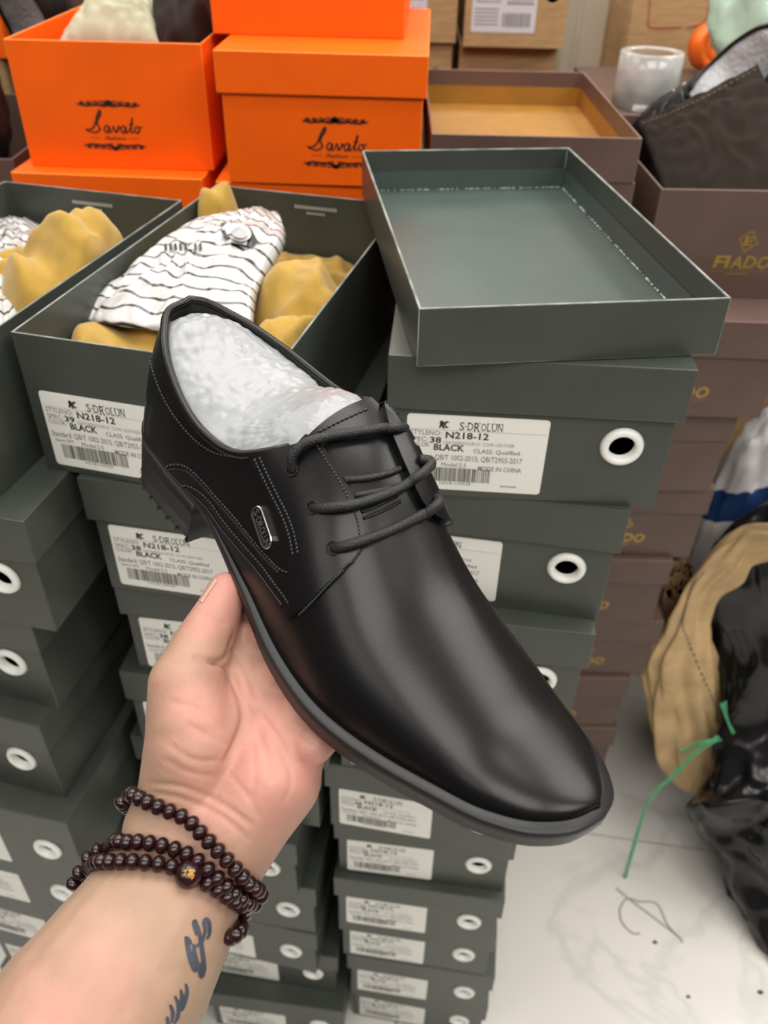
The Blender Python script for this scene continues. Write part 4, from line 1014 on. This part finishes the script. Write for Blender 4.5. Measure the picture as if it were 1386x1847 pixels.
bm = bmesh.new(); cyl_shell(bm, .041, .031, 0, .064); obj('film', bm, TAPE, t, True)
bm = bmesh.new(); cyl_shell(bm, .0306, .028, .001, .063); obj('core', bm, mat('core_card', (.30, .22, .15), .8), t, True)
brown_box(tp.x + .066, 1.192, tz0 - CAMZ - .001, 2, True, 'brown lidded shoe box under the clear tape roll')
bm = bmesh.new(); box(bm, .29, .48, 1.20, 1.455, 0, tz0 - BH - .002); tag(obj('shipping_carton', bm, KRAFT), 'kraft carton holding up the brown box with the tape roll', 'carton')
def basis(xa, za, loc):
    xa = Vector(xa).normalized(); za = Vector(za); za = (za - xa * za.dot(xa)).normalized(); ya = za.cross(xa)
    m = Matrix((xa, ya, za)).transposed().to_4x4(); m.translation = loc; return m
def seat_shoe(xa, za, target):
    m = basis(xa, za, Vector()); m.translation = target - m.to_3x3() @ Vector((.055, 0, .085)); return m
# second shoe with white stuffing at the upper right
def shoe_copy(mw, label):
    c = copy_tree(shoe); c.matrix_world = mw; c['label'] = label; c['group'] = 'spare dress shoes at the back'
    for ch in list(c.children):
        if ch.name.startswith(('stitching', 'tongue_fold')): bpy.data.objects.remove(ch)
    return c
shoe_copy(seat_shoe((-.45, .12, -.50), (.05, -.70, .55), aty(1338, 122, 1.09)), 'black shoe with white stuffing behind the brown fabric bag')
# mint plastic bag and orange roll at the upper right corner
MINT = mat('mint_film', (.55, .74, .62), .25, .5, trans=.25, coat=.3, bump=.4, bump_scale=90)
def crumple(a, s, seed, ridged=True):
    def f(d):
        q = d * s + Vector((seed, seed * .7, -seed)); v = 0; k = a
        for o_ in range(4):
            n_ = noise.noise(q); v += k * ((1 - abs(n_) * 2) - .5 if ridged else n_); q = q * 2.1; k *= .5
        return v
    return f
mb_p = aty(1425, 40, 1.30) + Vector((.035, .02, .0)); o = ico('plastic_bag', mb_p, (.130, .085, .130), MINT, None, 5, crumple(.12, 1.1, 3)); tag(o, 'mint green translucent plastic bag in the upper right corner', 'plastic bag')
bm = bmesh.new(); box(bm, .505, .90, 1.235, 1.57, 0, mb_p.z - .122); tag(obj('shipping_carton', bm, KRAFT), 'kraft carton under the mint plastic bag', 'carton')
t = empty('tape_roll', aty(1282, 84, 1.47), 0, 'orange tape roll standing against the mint plastic bag', 'tape roll'); t.rotation_euler = (math.radians(82), 0, math.radians(25))
bm = bmesh.new(); cyl_shell(bm, .0325, .020, -.013, .013); obj('film', bm, mat('orange_tape', (.90, .16, .01), .35), t, True)
bm = bmesh.new(); cyl_shell(bm, .0197, .001, -.012, .012); obj('core', bm, mat('orange_core', (.85, .14, .01), .5), t, True)
# left edge: brown boxes and dark shoes beside and behind the open orange box
brown_box(-.512, .955, -.262, 0, False, 'open brown box at the left edge beside the orange boxes')
bm = bmesh.new(); box(bm, -.61, -.415, .96, 1.26, 0, CAMZ - .262 - BH - .001); tag(obj('shipping_carton', bm, KRAFT), 'kraft carton under the open brown box at the left edge', 'carton')
DK = mat('dark_leather', (.013, .011, .011), .45, .5, bump=.15, bump_scale=300)
o = ico('leather_boot', aty(-8, 185, 1.03) + Vector((-.07, .0, .0)), (.075, .06, .115), DK, None, 5, crumple(.10, 1.6, 9)); tag(o, 'black leather boot in the brown box at the left edge', 'boot')
for k, (x, y, z, lab) in enumerate(((-.405, 1.30, -.150, 'upper brown box behind the open orange box'), (-.400, 1.31, -.150 - BH, 'second brown box behind the open orange box'))):
    brown_box(x, y, z, 3, True, lab)
bm = bmesh.new(); box(bm, -.50, -.31, 1.31, 1.61, 0, CAMZ - .150 - 2 * BH - .001); tag(obj('shipping_carton', bm, KRAFT), 'kraft carton under the brown boxes behind the orange ones', 'carton')
brown_box(-.195, 1.33, -.155, -2, True, 'brown box behind the cream cloth, next to the orange stack')
bm = bmesh.new(); box(bm, -.285, -.105, 1.34, 1.63, 0, CAMZ - .155 - BH - .001); tag(obj('shipping_carton', bm, KRAFT), 'kraft carton under the brown box behind the cream cloth', 'carton')
orange_box(-.625, 1.28, -.105, 4, True, 'orange box in the top left corner', logo=False)
bm = bmesh.new(); box(bm, -.71, -.54, 1.29, 1.56, 0, CAMZ - .105 - OH - .001); tag(obj('shipping_carton', bm, KRAFT), 'kraft carton under the orange box in the top left corner', 'carton')
shoe_copy(seat_shoe((.12, .20, -.95), (-.1, -.80, .45), aty(40, 42, 1.16)), 'black shoe with white stuffing behind the left orange box')
# ------------------------------------------------------------------ bags on the floor at the right
POLY = mat('black_film', (.006, .006, .007), .20, .42)
def bagshape(seed, spikes=(), a=.20, s=1.7, flat=None):
    c = crumple(a, s, seed)
    def f(d):
        v = c(d) - .05
        for sd, am, wd in spikes: v += am * math.exp(-(1 - d.dot(Vector(sd).normalized())) / wd)
        return v
    return f
def seat(o, zmin=0.001):
    for v in o.data.vertices:
        w_ = v.co.z + o.location.z
        if w_ < zmin: v.co.z = zmin - o.location.z
o = ico('garbage_bag', (.86, 1.115, .40), (.25, .13, .46), POLY, None, 5, bagshape(5.9, (), .10)); seat(o); tag(o, 'black plastic bag standing behind the white and blue bag', 'garbage bag')
# white bag with blue band and red print
def wb():
    m = mat('white_blue_film', (.55, .54, .54), .4, .4, noise_amt=.15, noise_scale=14); nt = m.node_tree; b = nt.nodes['Principled BSDF']; src = b.inputs['Base Color'].links[0].from_socket
    tc = nt.nodes.new('ShaderNodeTexCoord'); sp = nt.nodes.new('ShaderNodeSeparateXYZ'); nt.links.new(tc.outputs['Object'], sp.inputs[0])
    ad = nt.nodes.new('ShaderNodeMath'); ad.operation = 'MULTIPLY_ADD'; ad.inputs[1].default_value = -.55; nt.links.new(sp.outputs['X'], ad.inputs[0]); nt.links.new(sp.outputs['Z'], ad.inputs[2])
    r = nt.nodes.new('ShaderNodeValToRGB'); r.color_ramp.interpolation = 'CONSTANT'; e = r.color_ramp.elements
    mr = nt.nodes.new('ShaderNodeMapRange'); mr.inputs[1].default_value = .05; mr.inputs[2].default_value = .45; nt.links.new(ad.outputs[0], mr.inputs[0]); nt.links.new(mr.outputs[0], r.inputs[0])
    e[0].position = 0; e[0].color = (0, 0, 0, 1); e[1].position = .44; e[1].color = (1, 1, 1, 1); k = e.new(.55); k.color = (0, 0, 0, 1)
    mx = nt.nodes.new('ShaderNodeMix'); mx.data_type = 'RGBA'; nt.links.new(r.outputs[0], mx.inputs[0]); nt.links.new(src, mx.inputs[6]); mx.inputs[7].default_value = (.012, .040, .13, 1); nt.links.new(mx.outputs[2], b.inputs['Base Color']); return m
o = ico('plastic_bag', (.545, 1.00, .355), (.085, .065, .355), wb(), None, 5, crumple(.10, 2.2, 8)); tag(o, 'white plastic bag with a blue band between the brown boxes and black bags', 'plastic bag')
seat(o)
# tan woven sack
def sack_mat():
    m = mat('woven_sack', (.62, .43, .22), .75, .3, noise_amt=.14, noise_scale=30); nt = m.node_tree; b = nt.nodes['Principled BSDF']
    tc = nt.nodes.new('ShaderNodeTexCoord'); wv = nt.nodes.new('ShaderNodeTexWave'); wv.inputs['Scale'].default_value = 160; wv.bands_direction = 'Z'; nt.links.new(tc.outputs['Object'], wv.inputs['Vector'])
    bp = nt.nodes.new('ShaderNodeBump'); bp.inputs['Strength'].default_value = .25; bp.inputs['Distance'].default_value = .0006; nt.links.new(wv.outputs['Fac'], bp.inputs['Height']); nt.links.new(bp.outputs[0], b.inputs['Normal']); return m
SACK = sack_mat()
def swept(name, stations, m, seed, th=.45, seg=72, n=110, film=False):
    """flattened crumpled tube; stations=(left px, right px, y)"""
    L_ = curve2d([s[0] for s in stations], n); R_ = curve2d([s[1] for s in stations], n); Y = [p.x for p in smooth_path([Vector((s[2], 0, 0)) for s in stations], n)]
    bm = bmesh.new(); rings = []
    for i in range(n):
        a, b = aty(*L_[i], Y[i]), aty(*R_[i], Y[i]); c = (a + b) / 2; h = (b - a) / 2; dp = ray(*L_[i]).normalized() * h.length * th; ring = []
        for k in range(seg):
            q = 2 * math.pi * k / seg; f = 1 + .42 * (abs(noise.noise(Vector((math.cos(q) * 1.9, math.sin(q) * 1.9, i * .035 + seed)))) * 2 - .4) + .12 * (abs(noise.noise(Vector((math.cos(q) * 4, math.sin(q) * 4, i * .05 + seed + 9)))) * 2 - .4) + .05 * noise.noise(Vector((math.cos(q) * 5, math.sin(q) * 5, i * .09 + seed)))
            if film:
                q3 = Vector((math.cos(q) * 1.7, math.sin(q) * 1.7, i * .030 + seed)); q3 = q3 + Vector((noise.noise(q3 * 1.3), noise.noise(q3 * 1.3 + Vector((5, 0, 0))), 0)) * .35
                d_ = noise.voronoi(q3)[0]; d2_ = noise.voronoi(q3 * 2.3)[0]; edge = min(1, abs(math.sin(q)) * 2.2 + .15)
                f = 1 + edge * (.34 * (d_[0] - .45) + .16 * (d2_[0] - .4) + .05 * noise.noise(q3 * .8))
            ring.append(bm.verts.new(c + h * math.cos(q) * f + dp * math.sin(q) * f))
        rings.append(ring)
    for A, B in zip(rings, rings[1:]):
        for k in range(seg): bm.faces.new((A[k], A[(k + 1) % seg], B[(k + 1) % seg], B[k]))
    bm.faces.new(rings[0][::-1]); bm.faces.new(rings[-1]); bmesh.ops.recalc_face_normals(bm, faces=bm.faces)
    return obj(name, bm, m, None, True)
sack = swept('woven_sack', [((1392, 945), (1420, 1000), .80), ((1345, 948), (1362, 1012), .82), ((1295, 985), (1338, 1050), .835), ((1247, 1045), (1300, 1075), .845), ((1222, 1105), (1282, 1115), .85), ((1205, 1140), (1285, 1150), .85), ((1172, 1200), (1300, 1205), .85),
    ((1172, 1280), (1312, 1280), .845), ((1186, 1350), (1330, 1345), .835), ((1202, 1400), (1322, 1395), .825), ((1238, 1428), (1268, 1428), .82)], SACK, 4.2)
bb = swept('garbage_bag', [((1385, 905), (1520, 870), .90), ((1335, 935), (1600, 900), .90), ((1290, 985), (1640, 960), .89), ((1276, 1060), (1660, 1050), .88), ((1284, 1150), (1670, 1140), .87), ((1300, 1250), (1690, 1240), .84), ((1298, 1340), (1700, 1330), .81), ((1268, 1420), (1710, 1410), .77),
    ((1244, 1456), (1715, 1450), .75), ((1268, 1498), (1715, 1490), .735), ((1300, 1550), (1715, 1545), .71), ((1335, 1625), (1705, 1620), .67), ((1368, 1705), (1690, 1700), .625), ((1395, 1790), (1660, 1790), .575)], POLY, 7.7, .55, 130, 200, film=True)
for v in bb.data.vertices: v.co.z = max(v.co.z, .001)
tag(bb, 'big crumpled black plastic bag on the floor at the right', 'garbage bag')
tag(sack, 'tan woven sack with blue stitched seam leaning on the black bag', 'sack')
skt = tree_of(sack.data)
def on_tree(tree, pl, n, off):
    out = []
    for a, b in curve2d(pl, n):
        d = ray(a, b).normalized(); r = tree.ray_cast(CAM, d); out.append((r[0] if r[0] is not None else aty(a, b, .80)) - d * off)
    return out
bm = bmesh.new(); P = on_tree(skt, [(1270, 1032), (1250, 1060), (1236, 1100), (1232, 1128), (1246, 1165), (1268, 1220), (1288, 1265), (1294, 1300)], 70, .0006)
for a, b in zip(P[::2], P[1::2]): tube(bm, [a, b], .0011, 5)
obj('seam_stitching', bm, mat('blue_thread', (.05, .055, .10), .8), sack)
# green twine
TW = mat('green_twine', (.10, .42, .20), .5, .4)
tw = empty('green_twine', aty(1290, 1332, .80), 0, 'frayed green plastic twine tied to the tan sack and trailing to the floor', 'twine')
rnd = random.Random(4)
def twine(pl, n, yf, cnt, spread, r):
    for c in range(cnt):
        bm = bmesh.new(); o1 = [(rnd.uniform(-spread, spread), rnd.uniform(-spread, spread)) for _ in pl]
        pts = [aty(a + dx, b + dy, yf(i / (n - 1))) for i, ((a, b), (dx, dy)) in enumerate(zip(curve2d(pl, n), curve2d([(50 + q[0], 50 + q[1]) for q in o1], n))) for dx, dy in [(dx - 50, dy - 50)]]
        tube(bm, [p - tw.location for p in pts], r, 5); obj('strand', bm, TW, tw, True)
twine([(1298, 1332), (1262, 1352), (1215, 1398), (1178, 1430), (1160, 1465), (1142, 1525), (1126, 1596)], 50, lambda f: .775 - .055 * f, 3, 4, .0012)
twine([(1305, 1268), (1313, 1296), (1322, 1326)], 14, lambda f: .775, 4, 5, .0011); twine([(1300, 1330), (1265, 1340), (1225, 1356)], 14, lambda f: .772, 4, 5, .0009)
# tan paper sheet wedged between the brown boxes and the sack
pillow('kraft_sheet', [(1216, 1012), (1194, 1062), (1203, 1140)], [(1252, 1022), (1245, 1060), (1228, 1128)], [(1216, 1012), (1236, 1012), (1252, 1022)], [(1203, 1140), (1215, 1136), (1228, 1128)], lambda u, v: aty(u, v, .885), .002, KRAFT, 'small bent kraft sheet between the brown boxes and tan sack', 'cardboard', wr=0, nu=14, nv=18)
# litter on the floor: a clear strap loop and dark specks
bm = bmesh.new()
for pl in ([(1112, 1602), (1140, 1625), (1180, 1655), (1225, 1690), (1232, 1700)], [(1150, 1626), (1185, 1630), (1205, 1668), (1228, 1692)], [(1118, 1640), (1122, 1662), (1140, 1682), (1155, 1684)], [(1118, 1640), (1130, 1622), (1150, 1624)]):
    tube(bm, [atz(a, b, .0014) for a, b in curve2d(pl, 26)], .0012, 6)
tag(obj('plastic_strap', bm, mat('clear_strap', (.42, .40, .37), .25, trans=.3), None, True), 'loop of clear plastic strap lying on the marble floor', 'strap')
for a, b, r, lab in ((1318, 1614, .0065, 'black scrap on the floor beside the black bag'), (1182, 1700, .0035, 'brown crumb on the floor by the clear strap'), (1242, 1798, .003, 'small dark crumb near the bottom of the floor'), (1372, 1790, .004, 'dark crumb by the black bag at the lower right')):
    p = atz(a, b, .001); o = ico('scrap', p + Vector((0, 0, r * .35)), (r, r * .7, r * .35), mat('scrap_dark', (.03, .025, .02), .8), None, 2, lambda d: .3 * noise.noise(d * 3)); tag(o, lab, 'scrap')
